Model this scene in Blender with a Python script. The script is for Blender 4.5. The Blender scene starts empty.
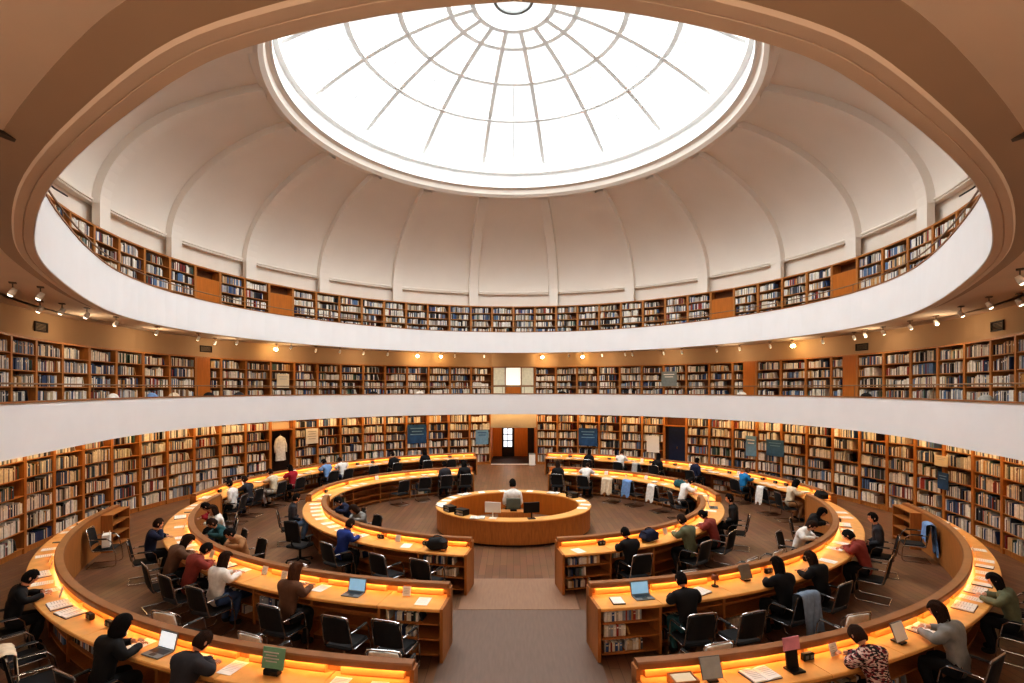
import bpy, bmesh, math, random
from mathutils import Vector, Matrix
R = random.Random(7)
C = bpy.context.scene.collection
PI = math.pi
sin, cos, rad = math.sin, math.cos, math.radians
U = 16.06            # metres from the camera to the middle of the rotunda, near enough
CY = 1.03 * U        # middle of the rotunda
EYE = 4.2
def hk(k): return EYE + 0.03088 * k          # height from the picture fit
F_PX, AX, HY = 520.0, 513.5, 388.5

# ------------------------------------------------------------------ materials
def lin(c):
    c = c / 255.0
    return c / 12.92 if c <= 0.04045 else ((c + 0.055) / 1.055) ** 2.4
def rgb(r, g, b): return (lin(r), lin(g), lin(b), 1.0)
MATS = {}
def mat(name, col, rough=0.6, metal=0.0, var=0.12, scale=8.0, stretch=(1, 1, 1), emit=None, estr=0.0, bump=0.0, spec=0.4):
    if name in MATS: return MATS[name]
    m = bpy.data.materials.new(name); m.use_nodes = True
    nt = m.node_tree; bs = nt.nodes['Principled BSDF']
    tc = nt.nodes.new('ShaderNodeTexCoord'); mp = nt.nodes.new('ShaderNodeMapping')
    mp.inputs['Scale'].default_value = stretch
    nz = nt.nodes.new('ShaderNodeTexNoise'); nz.inputs['Scale'].default_value = scale; nz.inputs['Detail'].default_value = 4
    rp = nt.nodes.new('ShaderNodeValToRGB')
    c = rgb(*col)
    rp.color_ramp.elements[0].position = 0.3; rp.color_ramp.elements[1].position = 0.7
    rp.color_ramp.elements[0].color = tuple(x * (1 - var) for x in c[:3]) + (1,)
    rp.color_ramp.elements[1].color = tuple(min(1, x * (1 + var)) for x in c[:3]) + (1,)
    nt.links.new(tc.outputs['Object'], mp.inputs['Vector']); nt.links.new(mp.outputs['Vector'], nz.inputs['Vector'])
    nt.links.new(nz.outputs['Fac'], rp.inputs['Fac']); nt.links.new(rp.outputs['Color'], bs.inputs['Base Color'])
    bs.inputs['Roughness'].default_value = rough; bs.inputs['Metallic'].default_value = metal
    bs.inputs['Specular IOR Level'].default_value = spec
    if bump:
        b = nt.nodes.new('ShaderNodeBump'); b.inputs['Strength'].default_value = bump; b.inputs['Distance'].default_value = 0.02
        nt.links.new(nz.outputs['Fac'], b.inputs['Height']); nt.links.new(b.outputs['Normal'], bs.inputs['Normal'])
    if emit:
        bs.inputs['Emission Color'].default_value = rgb(*emit); bs.inputs['Emission Strength'].default_value = estr
    MATS[name] = m
    return m

WOODCASE = mat('bookcase_wood', (184, 122, 62), 0.5, var=0.16, scale=5, stretch=(6, 6, 0.8))
WOODBACK = mat('bookcase_back', (112, 68, 34), 0.6, var=0.15, scale=5, stretch=(6, 6, 0.8))
DESKTOP = mat('desk_oak', (230, 170, 98), 0.35, var=0.10, scale=3, stretch=(2, 2, 6))
DESKPAD = mat('desk_panel', (220, 156, 84), 0.45, var=0.10, scale=4)
DESKSIDE = mat('desk_side', (174, 114, 60), 0.45, var=0.14, scale=5, stretch=(5, 5, 0.7))
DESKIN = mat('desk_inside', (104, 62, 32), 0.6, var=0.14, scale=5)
RAILW = mat('rail_wood', (150, 100, 60), 0.4, var=0.12, scale=4)
TRACK = mat('track_grey', (96, 80, 66), 0.6)
WHITE = mat('white_plaster', (232, 233, 236), 0.7, var=0.015, scale=1.5)
DOMEW = mat('dome_plaster', (238, 231, 222), 0.8, var=0.02, scale=0.8)
SOFFIT = mat('soffit_plaster', (206, 184, 162), 0.85, var=0.03, scale=1.0)
SOFFIT_SHADE = mat('soffit_shade_band', (150, 124, 100), 0.85, var=0.03, scale=1.0)  # shade on the ring beam's outer step, put into the colour
BEIGE = mat('beige_wall', (190, 160, 124), 0.85, var=0.03, scale=1.0)
RIMW = mat('skylight_frame', (240, 242, 242), 0.5, var=0.02)
RIBM = mat('skylight_rib', (240, 242, 242), 0.5, var=0.02)
_n = RIBM.node_tree; _t = _n.nodes.new('ShaderNodeBsdfTranslucent'); _t.inputs['Color'].default_value = (.8, .82, .82, 1); _x = _n.nodes.new('ShaderNodeMixShader'); _x.inputs['Fac'].default_value = .10
_o = _n.nodes['Material Output']; _n.links.new(_n.nodes['Principled BSDF'].outputs[0], _x.inputs[1]); _n.links.new(_t.outputs[0], _x.inputs[2]); _n.links.new(_x.outputs[0], _o.inputs['Surface'])
CORRW = mat('corridor_panel', (190, 112, 36), 0.5, var=0.1, scale=3, stretch=(4, 4, 0.6))
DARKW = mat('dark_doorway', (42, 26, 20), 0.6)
NAVYD = mat('navy_door', (24, 38, 66), 0.4)
CHROME = mat('chrome_tube', (200, 202, 206), 0.22, 1.0, var=0.03)
BLACKF = mat('black_fabric', (22, 22, 25), 0.75, var=0.2, scale=30)
BLACKP = mat('black_plastic', (20, 20, 22), 0.4, var=0.1)
GREYP = mat('grey_plastic', (120, 124, 124), 0.5)
PAPER = mat('white_paper', (244, 241, 234), 0.8, var=0.02)
PRINT = mat('grey_print', (196, 194, 190), 0.8)
CREAMP = mat('cream_paper', (236, 220, 190), 0.8, var=0.02)
SCREEN = mat('screen_blue', (120, 160, 190), 0.3, emit=(150, 190, 215), estr=0.5)
SCREENW = mat('screen_white', (220, 228, 232), 0.3, emit=(225, 232, 236), estr=0.6)
GREENS = mat('green_sign', (120, 168, 140), 0.5)
PINKS = mat('pink_sign', (222, 150, 165), 0.5)
VENTD = mat('vent_dark', (70, 56, 42), 0.6)
STRIP = mat('warm_light_strip', (255, 214, 150), 0.5, emit=(255, 210, 144), estr=25.0)
COVE = mat('cove_light_strip', (255, 220, 160), 0.5, emit=(255, 210, 148), estr=13.0)
BULBB = mat('bulb_bright', (255, 230, 180), 0.5, emit=(255, 218, 150), estr=40.0)
BULBD = mat('bulb_dim', (255, 240, 210), 0.5, emit=(255, 236, 205), estr=4.0)
FROSTW = mat('frosted_pane', (225, 226, 215), 0.5, emit=(240, 236, 220), estr=0.7)
FROSTY = mat('frosted_cream_pane', (196, 190, 164), 0.5, emit=(220, 214, 190), estr=0.25)
DAYPANE = mat('daylit_pane', (230, 235, 240), 0.3, emit=(225, 235, 245), estr=1.2)
RODM = mat('gallery_rail', (140, 112, 84), 0.4, 0.2)

def glass_mat():
    m = bpy.data.materials.new('skylight_glass'); m.use_nodes = True
    nt = m.node_tree; nt.nodes.clear()
    o = nt.nodes.new('ShaderNodeOutputMaterial'); mx = nt.nodes.new('ShaderNodeMixShader')
    t = nt.nodes.new('ShaderNodeBsdfTransparent'); d = nt.nodes.new('ShaderNodeBsdfTranslucent')
    nz = nt.nodes.new('ShaderNodeTexNoise'); nz.inputs['Scale'].default_value = 0.6
    mr = nt.nodes.new('ShaderNodeMapRange'); mr.inputs['To Min'].default_value = 0.04; mr.inputs['To Max'].default_value = 0.08
    nt.links.new(nz.outputs['Fac'], mr.inputs['Value']); nt.links.new(mr.outputs['Result'], mx.inputs['Fac'])
    t.inputs['Color'].default_value = (0.96, 0.98, 0.98, 1); d.inputs['Color'].default_value = (0.95, 0.96, 0.96, 1)
    nt.links.new(t.outputs[0], mx.inputs[1]); nt.links.new(d.outputs[0], mx.inputs[2]); nt.links.new(mx.outputs[0], o.inputs[0])
    return m
GLASS = glass_mat()

def floor_mat():
    m = bpy.data.materials.new('parquet_floor'); m.use_nodes = True
    nt = m.node_tree; bs = nt.nodes['Principled BSDF']
    tc = nt.nodes.new('ShaderNodeTexCoord')
    mp = nt.nodes.new('ShaderNodeMapping'); mp.inputs['Rotation'].default_value = (0, 0, PI / 2)
    br = nt.nodes.new('ShaderNodeTexBrick'); br.inputs['Scale'].default_value = 1.0
    br.inputs['Brick Width'].default_value = 1.3; br.inputs['Row Height'].default_value = 0.16; br.inputs['Mortar Size'].default_value = 0.004
    br.inputs['Color1'].default_value = rgb(142, 104, 78); br.inputs['Color2'].default_value = rgb(122, 88, 66); br.inputs['Mortar'].default_value = rgb(80, 58, 46)
    nz = nt.nodes.new('ShaderNodeTexNoise'); nz.inputs['Scale'].default_value = 2.0; nz.inputs['Detail'].default_value = 6
    mx = nt.nodes.new('ShaderNodeMix'); mx.data_type = 'RGBA'; mx.blend_type = 'MULTIPLY'; mx.inputs['Factor'].default_value = 0.35
    nt.links.new(tc.outputs['Object'], mp.inputs['Vector']); nt.links.new(mp.outputs['Vector'], br.inputs['Vector'])
    nt.links.new(tc.outputs['Object'], nz.inputs['Vector'])
    nt.links.new(br.outputs['Color'], mx.inputs['A']); nt.links.new(nz.outputs['Color'], mx.inputs['B'])
    nt.links.new(mx.outputs['Result'], bs.inputs['Base Color'])
    bs.inputs['Roughness'].default_value = 0.42; bs.inputs['Specular IOR Level'].default_value = 0.35
    return m
FLOORM = floor_mat()
RUNNER2 = mat('aisle_floor_grey', (118, 98, 86), 0.5, var=0.08, scale=3, stretch=(8, 1, 1))
RUNNER = mat('aisle_floor', (148, 116, 94), 0.5, var=0.08, scale=3, stretch=(8, 1, 1))

# ------------------------------------------------------------------ mesh builder
class MB:
    def __init__(s): s.v = []; s.f = []; s.m = []; s.mats = []
    def mi(s, m):
        if m not in s.mats: s.mats.append(m)
        return s.mats.index(m)
    def face(s, idx, m): s.f.append(tuple(idx)); s.m.append(s.mi(m))
    def add(s, verts, faces, m):
        b = len(s.v); s.v += [tuple(p) for p in verts]; k = s.mi(m)
        for f in faces: s.f.append(tuple(i + b for i in f)); s.m.append(k)
    def box(s, cx, cy, cz, sx, sy, sz, m, M=None, bev=0.0):
        x, y, z = sx / 2, sy / 2, sz / 2
        if bev > 0:
            b = min(bev, x * .9, y * .9, z * .9)
            vs = []
            ring = [(x, y - b), (x - b, y), (-x + b, y), (-x, y - b), (-x, -y + b), (-x + b, -y), (x - b, -y), (x, -y + b)]
            ins = [(px * (x - b) / x if abs(px) == x else px, py * (y - b) / y if abs(py) == y else py) for px, py in ring]
            for zz, rr in ((-z, ins), (-z + b, ring), (z - b, ring), (z, ins)):
                vs += [(px, py, zz) for px, py in rr]
            fs = [tuple(range(7, -1, -1)), tuple(range(24, 32))]
            for l in range(3):
                for i in range(8): fs.append((l * 8 + i, l * 8 + (i + 1) % 8, l * 8 + 8 + (i + 1) % 8, l * 8 + 8 + i))
        else:
            vs = [(-x, -y, -z), (x, -y, -z), (x, y, -z), (-x, y, -z), (-x, -y, z), (x, -y, z), (x, y, z), (-x, y, z)]
            fs = [(3, 2, 1, 0), (4, 5, 6, 7), (0, 1, 5, 4), (1, 2, 6, 5), (2, 3, 7, 6), (3, 0, 4, 7)]
        vs = [Vector(p) for p in vs]
        if M is not None: vs = [M @ p for p in vs]
        s.add([(p[0] + cx, p[1] + cy, p[2] + cz) for p in vs], fs, m)
    def tube(s, pts, r, m, n=8, closed=False):
        pts = [Vector(p) for p in pts]; N = len(pts); vs = []
        up = Vector((0.013, 0.021, 1)).normalized()
        rs = r if isinstance(r, (list, tuple)) else [r] * N
        prev = None
        for i, p in enumerate(pts):
            a = pts[i - 1] if (i > 0 or closed) else p; b = pts[(i + 1) % N] if (i < N - 1 or closed) else p
            t = (b - a).normalized()
            if prev is None:
                u = t.cross(up)
                if u.length < 1e-3: u = t.cross(Vector((1, 0, 0)))
            else:
                u = prev - t * prev.dot(t)
                if u.length < 1e-4: u = t.cross(up)
            u.normalize(); prev = u; w = t.cross(u)
            for k in range(n):
                q = 2 * PI * k / n
                vs.append(p + (u * cos(q) + w * sin(q)) * rs[i])
        fs = []
        for i in range(N if closed else N - 1):
            j = (i + 1) % N
            for k in range(n):
                fs.append((i * n + k, i * n + (k + 1) % n, j * n + (k + 1) % n, j * n + k))
        if not closed: fs += [tuple(range(n - 1, -1, -1)), tuple((N - 1) * n + k for k in range(n))]
        s.add(vs, fs, m)
    def lathe(s, prof, m, n=20, cx=0, cy=0, a0=0.0, a1=2 * PI, M=None):
        full = abs(a1 - a0 - 2 * PI) < 1e-6
        L = len(prof); vs = []
        K = n if full else n + 1
        for i in range(K):
            a = a0 + (a1 - a0) * i / n
            for r, z in prof:
                p = Vector((cx + r * sin(a), cy + r * cos(a), z)); vs.append(M @ p if M else p)
        fs = []
        for i in range(n):
            j = (i + 1) % K
            for k in range(L - 1): fs.append((i * L + k, i * L + k + 1, j * L + k + 1, j * L + k))
        s.add(vs, fs, m)
    def ell(s, c, r, m, nu=14, nv=10, M=None, fn=None):
        vs = [(0, 0, 1)]; fs = []
        for i in range(1, nv):
            t = PI * i / nv
            for k in range(nu):
                p = 2 * PI * k / nu; vs.append((sin(t) * cos(p), sin(t) * sin(p), cos(t)))
        vs.append((0, 0, -1))
        for k in range(nu): fs.append((0, 1 + k, 1 + (k + 1) % nu))
        for i in range(nv - 2):
            for k in range(nu):
                a = 1 + i * nu; b = a + nu
                fs.append((a + k, b + k, b + (k + 1) % nu, a + (k + 1) % nu))
        a = 1 + (nv - 2) * nu; e = len(vs) - 1
        for k in range(nu): fs.append((a + k, e, a + (k + 1) % nu))
        out = []
        for p in vs:
            q = Vector((p[0] * r[0], p[1] * r[1], p[2] * r[2]))
            if fn: q = fn(q, p)
            if M is not None: q = M @ q
            out.append(q + Vector(c))
        s.add(out, fs, m)
    def sweep(s, pts, prof, m, closed=False):
        """pts: list of ((x, y), (nx, ny)); prof: closed polygon of (offset, z)"""
        L = len(prof); vs = []
        for (x, y), (nx, ny) in pts:
            for o, z in prof: vs.append((x + nx * o, y + ny * o, z))
        N = len(pts); fs = []
        for i in range(N if closed else N - 1):
            j = (i + 1) % N
            for k in range(L): fs.append((i * L + k, i * L + (k + 1) % L, j * L + (k + 1) % L, j * L + k))
        if not closed: fs += [tuple(range(L)), tuple((N - 1) * L + k for k in range(L - 1, -1, -1))]
        s.add(vs, fs, m)
    def mesh(s, name, smooth=False, fix=True):
        me = bpy.data.meshes.new(name); me.from_pydata(s.v, [], s.f)
        for m in s.mats: me.materials.append(m)
        me.polygons.foreach_set('material_index', s.m)
        if fix:
            bm = bmesh.new(); bm.from_mesh(me); bmesh.ops.recalc_face_normals(bm, faces=bm.faces); bm.to_mesh(me); bm.free()
        if smooth: me.polygons.foreach_set('use_smooth', [True] * len(me.polygons))
        me.update(); return me

def link(name, me, parent=None, loc=None, rotz=None):
    o = bpy.data.objects.new(name, me); C.objects.link(o)
    if parent: o.parent = parent
    if loc: o.location = loc
    if rotz is not None: o.rotation_euler = (0, 0, rotz)
    return o
def put(name, mb, parent=None, smooth=False, fix=True, **k): return link(name, mb.mesh(name, smooth, fix), parent, **k)
def tag(o, label, cat, group=None):
    o['label'] = label; o['category'] = cat
    if group: o['group'] = group
    return o
def thing(name, label, cat, loc=(0, 0, 0), rotz=0, group=None):
    o = bpy.data.objects.new(name, None); C.objects.link(o); o.empty_display_size = 0.1
    o.location = loc; o.rotation_euler = (0, 0, rotz)
    return tag(o, label, cat, group)
def struct(name, mb, smooth=False, fix=True):
    o = put(name, mb, None, smooth, fix); o['kind'] = 'structure'; return o
def dup(root, loc, rotz, label, group=None):
    r = root.copy(); C.objects.link(r); r.location = loc; r.rotation_euler = (0, 0, rotz); r['label'] = label
    if group: r['group'] = group
    for ch in list(root.children):
        c = ch.copy(); C.objects.link(c); c.parent = r
        for g in ch.children:
            d = g.copy(); C.objects.link(d); d.parent = c
    return r
def recolor(o, i, m):
    o.material_slots[i].link = 'OBJECT'; o.material_slots[i].material = m
ORD = ['zeroth', 'first', 'second', 'third', 'fourth', 'fifth', 'sixth', 'seventh', 'eighth', 'ninth', 'tenth', 'eleventh', 'twelfth', 'thirteenth',
       'fourteenth', 'fifteenth', 'sixteenth', 'seventeenth', 'eighteenth', 'nineteenth', 'twentieth']
def nth(n):
    if n <= 20: return ORD[n]
    t = {2: 'twenty', 3: 'thirty', 4: 'forty', 5: 'fifty', 6: 'sixty'}[n // 10]
    return t + '-' + ORD[n % 10] if n % 10 else {2: 'twentieth', 3: 'thirtieth', 4: 'fortieth', 5: 'fiftieth', 6: 'sixtieth'}[n // 10]
def unproj(px, py, h):
    """ground plan position of a picture point that lies at height h"""
    d = F_PX * (EYE - h) / (py - HY)
    return (px - AX) * d / F_PX, d
def proj(p): return AX + F_PX * p[0] / p[1], HY + F_PX * (EYE - p[2]) / p[1]

# ------------------------------------------------------------------ camera
cam = bpy.data.cameras.new('camera'); cam.sensor_width = 36; cam.lens = F_PX / 1024 * 36
cam.shift_x = -(AX - 512) / 1024; cam.shift_y = (HY - 341.5) / 1024; cam.clip_end = 300
co = bpy.data.objects.new('camera', cam); C.objects.link(co); co.location = (0, 0, EYE); co.rotation_euler = (PI / 2, 0, 0)
bpy.context.scene.camera = co

# ------------------------------------------------------------------ plan curves
def ringpt(rx, rzf, rzr, phi, s=1):
    """phi from the camera side (0) round to the far side (180), s = side"""
    rz = rzf if cos(phi) > 0 else rzr
    x = rx * sin(phi); y = -rz * cos(phi)
    nx, ny = x / rx ** 2, y / rz ** 2; l = math.hypot(nx, ny)
    return (s * x, CY + y), (s * nx / l, ny / l)

W1X, W1Z, W1C = 0.80 * U, 0.775 * U, 1.02 * U           # ground floor bookcase fronts
def wall1(th):  # th from the far side, signed
    x, y = W1X * sin(th), W1Z * cos(th); nx, ny = x / W1X ** 2, y / W1Z ** 2; l = math.hypot(nx, ny)
    return (x, W1C + y), (nx / l, ny / l)
def circ(r):
    return lambda th: ((r * sin(th), CY + r * cos(th)), (sin(th), cos(th)))
R2P, R2W, R3W, RD = 0.695 * U, 0.757 * U, 0.724 * U, 0.737 * U
# opening of the upper gallery: half outline (x, y) in U, far to near
OP = [(0, 1.69), (.18, 1.667), (.345, 1.585), (.5, 1.43), (.615, 1.215), (.652, 1.0), (.625, .83), (.568, .70), (.503, .585), (.434, .478), (.364, .394), (.26, .292), (.14, .203), (.08, .172), (0, .155)]
def catmull(P, n):
    out = []
    Q = [(-P[1][0], P[1][1])] + P + [(-P[-2][0], P[-2][1])]
    for i in range(1, len(Q) - 2):
        p0, p1, p2, p3 = [Vector((q[0], q[1], 0)) for q in Q[i - 1:i + 3]]
        for k in range(n):
            t = k / n
            out.append(0.5 * ((2 * p1) + (p2 - p0) * t + (2 * p0 - 5 * p1 + 4 * p2 - p3) * t * t + (3 * p1 - p0 - 3 * p2 + p3) * t ** 3))
    out.append(Vector((P[-1][0], P[-1][1], 0)))
    return out
half = [v * U for v in catmull(OP, 6)]
for _ in range(3):
    half = [half[0]] + [(half[i - 1] + half[i] * 2 + half[i + 1]) / 4 for i in range(1, len(half) - 1)] + [half[-1]]
loop = [(v.x, v.y) for v in half] + [(-v.x, v.y) for v in reversed(half[1:-1])]
def with_normals(lp):
    out = []; N = len(lp)
    for i in range(N):
        a, b = lp[i - 1], lp[(i + 1) % N]; tx, ty = b[0] - a[0], b[1] - a[1]; l = math.hypot(tx, ty)
        nx, ny = -ty / l, tx / l
        if nx * lp[i][0] + ny * (lp[i][1] - CY) < 0: nx, ny = -nx, -ny
        out.append((lp[i], (nx, ny)))
    return out
OPEN = with_normals(loop)

# ------------------------------------------------------------------ the shell
ZL1, ZL2 = hk(-44.5), hk(-9.5)          # lower parapet bottom and top
ZO, ZP3 = hk(60), hk(95)                # upper parapet bottom and top
Z2F = 2.98; ZS = 6.15; Z3F = 6.34; ZC2 = hk(39); ZC3 = hk(144)
XW = 14.6
b = MB(); b.add([(-XW, -4, 0), (XW, -4, 0), (XW, 36, 0), (-XW, 36, 0)], [(0, 1, 2, 3)], FLOORM); struct('floor', b, fix=False)
b = MB()
b.box(.1, 10.68, 0.002, 2.3, 1.6, 0.004, RUNNER); struct('floor_aisle_inlay', b)
b = MB(); b.box(.1, 7.4, 0.0015, 2.5, 4.9, 0.003, RUNNER2); struct('floor_aisle', b)

def arcwall(name, fn, off, z0, z1, a0, a1, m, n=60, thick=0.12):
    b = MB(); pts = [fn(rad(a0 + (a1 - a0) * i / n)) for i in range(n + 1)]
    b.sweep(pts, [(off, z0), (off + thick, z0), (off + thick, z1), (off, z1)], m); return struct(name, b)
CD = 0.36
GAPA = math.degrees(1.27 / W1X)
arcwall('wall_ground_left', wall1, CD + .02, 0, 3.0, -122, -GAPA - .2, BEIGE)
arcwall('wall_ground_right', wall1, CD + .02, 0, 3.0, GAPA + .2, 122, BEIGE)
GAP2 = math.degrees(1.16 / R2W)
arcwall('wall_gallery_left', circ(R2W), CD + .02, 2.9, ZS, -122, -GAP2, BEIGE)
arcwall('wall_gallery_right', circ(R2W), CD + .02, 2.9, ZS, GAP2, 122, BEIGE)
arcwall('wall_upper_left', circ(R3W), CD + .02, ZS, 9.4, -122, 0, DOMEW)
arcwall('wall_upper_right', circ(R3W), CD + .02, ZS, 9.4, 0, 122, DOMEW)
for s, nm in ((-1, 'left'), (1, 'right')):
    b = MB(); b.box(s * (XW - .1), 3.5, 4.7, .2, 15, 9.4, BEIGE); struct('wall_side_' + nm, b)
    b = MB(); p = wall1(rad(122 * s)); px = p[0][0] + p[1][0] * .4
    b.box((px + s * XW) / 2 + s * .1, p[0][1], 1.5, abs(s * XW - px) + .3, .2, 3.0, BEIGE)
    p = circ(R2W)(rad(122 * s)); px = p[0][0]
    b.box((px + s * XW) / 2, p[0][1], 4.6, abs(s * XW - px) + .3, .2, 3.4, BEIGE)
    p = circ(R3W)(rad(122 * s)); px = p[0][0]
    b.box((px + s * XW) / 2, p[0][1], 7.8, abs(s * XW - px) + .3, .2, 3.2, DOMEW)
    struct('wall_return_' + nm, b)
b = MB(); b.box(0, -3.9, 4.7, 2 * XW, .2, 9.4, BEIGE); struct('wall_back', b)

# lower gallery: parapet ring, slab
def open_normals(lp):
    out = []
    for i in range(len(lp)):
        a, b_ = lp[max(0, i - 1)], lp[min(len(lp) - 1, i + 1)]; tx, ty = b_[0] - a[0], b_[1] - a[1]; l = math.hypot(tx, ty)
        out.append((lp[i], (ty / l, -tx / l)))
    return out
_h = [(R2P * sin(rad(t_)), CY + R2P * cos(rad(t_))) for t_ in range(0, 106)]
_k = [Vector((.671 * U, .85 * U, 0)), Vector((.60 * U, .606 * U, 0)), Vector((.548 * U, .46 * U, 0)), Vector((.50 * U, .32 * U, 0))]
for a_, b_ in zip(_k[:-1], _k[1:]):
    for t_ in range(1, 7): v_ = a_.lerp(b_, t_ / 6); _h.append((v_.x, v_.y))
for _ in range(4): _h = [_h[0]] + [((_h[i - 1][0] + 2 * _h[i][0] + _h[i + 1][0]) / 4, (_h[i - 1][1] + 2 * _h[i][1] + _h[i + 1][1]) / 4) for i in range(1, len(_h) - 1)] + [_h[-1]]
PAR = open_normals(list(reversed([(x, y) for x, y in _h])) + [(-x, y) for x, y in _h[1:]])
if PAR[len(PAR) // 2][1][1] < 0: PAR = [(a_, (-n_[0], -n_[1])) for a_, n_ in PAR]
def arc(fn, a0, a1, n): return [fn(rad(a0 + (a1 - a0) * i / n)) for i in range(n + 1)]
b = MB(); b.sweep(PAR, [(0, ZL1), (.14, ZL1), (.14, ZL2), (0, ZL2)], WHITE); struct('wall_lower_parapet', b)
b = MB(); b.sweep(PAR, [(-.03, ZL2), (.18, ZL2), (.18, ZL2 + .035), (-.03, ZL2 + .035)], RAILW); struct('trim_1', b)
b = MB(); b.sweep(PAR, [(.13, 2.9), (2.6, 2.9), (2.6, Z2F), (.13, Z2F)], SOFFIT); struct('ceiling_ground', b)
b = MB(); b.sweep(PAR, [(.145, Z2F), (1.3, Z2F), (1.3, Z2F + .01), (.145, Z2F + .01)], FLOORM); struct('floor_gallery', b)
b = MB(); b.box(0, -1.6, 2.9, 2 * XW, 4.6, .16, SOFFIT); struct('ceiling_near', b)
# cove light above the ground floor bookcases
b = MB(); b.sweep(arc(wall1, -112, 0, 90), [(-.42, 2.875), (-.3, 2.875), (-.3, 2.895), (-.42, 2.895)], COVE); struct('trim_2', b)
b = MB(); b.sweep(arc(wall1, 0, 112, 90), [(-.42, 2.875), (-.3, 2.875), (-.3, 2.895), (-.42, 2.895)], COVE); struct('trim_3', b)

# upper gallery: soffit with the oval opening, ring beam, parapet
b = MB(); N = len(OPEN)
outer = []
for (x, y), (nx, ny) in OPEN:
    dx, dy = x, y - CY; t = min((XW / abs(dx)) if abs(dx) > 1e-6 else 1e9, ((36 - CY) / dy) if dy > 1e-6 else ((-4 - CY) / dy if dy < -1e-6 else 1e9))
    outer.append((dx * t, CY + dy * t))
vs = []; fs = []
for i, ((x, y), (nx, ny)) in enumerate(OPEN):
    vs += [(x + nx * .3, y + ny * .3, ZS), (outer[i][0], outer[i][1], ZS)]
for i in range(N): j = (i + 1) % N; fs.append((2 * i, 2 * i + 1, 2 * j + 1, 2 * j))
b.add(vs, fs, SOFFIT); struct('ceiling_gallery', b, smooth=False)
b = MB(); b.sweep(OPEN, [(0, ZO), (.085, ZO), (.088, ZO + .006), (.094, ZO + .006), (.097, ZO), (.17, ZO), (.19, ZO + .02), (0, ZS + .05)], SOFFIT, closed=True)
b.sweep(OPEN, [(.188, ZO + .018), (.40, ZS - .002), (.42, ZS + .05), (.188, ZS + .05)], SOFFIT_SHADE, closed=True)
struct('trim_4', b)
b = MB(); b.sweep(OPEN, [(-.012, ZO + .012), (.1, ZO + .012), (.1, ZP3), (-.012, ZP3)], WHITE, closed=True)
o = struct('wall_upper_parapet', b)
b = MB(); b.sweep(OPEN, [(-.03, ZP3), (.13, ZP3), (.13, ZP3 + .03), (-.03, ZP3 + .03)], RAILW, closed=True); struct('trim_5', b)
b = MB()
vs = []; fs = []
for i, ((x, y), (nx, ny)) in enumerate(OPEN): vs += [(x + nx * .1, y + ny * .1, Z3F), (outer[i][0], outer[i][1], Z3F)]
for i in range(N): j = (i + 1) % N; fs.append((2 * i, 2 * i + 1, 2 * j + 1, 2 * j))
b.add(vs, fs, FLOORM); struct('floor_upper_gallery', b)
# expansion strips in the near soffit
k = 0
for (xa, ya), (xb, yb) in (((0, 131), (38, 146)), ((1024, 133), (990, 144))):
    p, q = unproj(xa, ya, ZS), unproj(xb, yb, ZS); k += 1
    d = Vector((p[0] - q[0], p[1] - q[1], 0)); d.normalize(); n = Vector((-d.y, d.x, 0)) * .035
    P, Q = Vector((p[0], p[1], 0)) + d * 1.2, Vector((q[0], q[1], 0)) - d * .05
    b = MB(); vv = []
    for z in (ZS - .03, ZS - .002):
        vv += [(P + n)[:2] + (z,), (P - n)[:2] + (z,), (Q - n)[:2] + (z,), (Q + n)[:2] + (z,)]
    b.add(vv, [(0, 1, 2, 3), (4, 5, 6, 7), (0, 1, 5, 4), (1, 2, 6, 5), (2, 3, 7, 6), (3, 0, 4, 7)], VENTD); struct('trim_%d' % (5 + k), b)

# ------------------------------------------------------------------ dome and skylight
ZB, ZT = hk(166), hk(287)
def dome_prof(t):  # t 0..1
    a = rad(66) * t
    return RD - (RD - .465 * U) * (1 - cos(a)) / (1 - cos(rad(66))), ZB + (ZT - ZB) * sin(a) / sin(rad(66))
prof = [dome_prof(i / 20) for i in range(21)]
b = MB(); b.lathe(prof, DOMEW, n=144, cy=CY); struct('ceiling_dome', b, smooth=True, fix=False)
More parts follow.
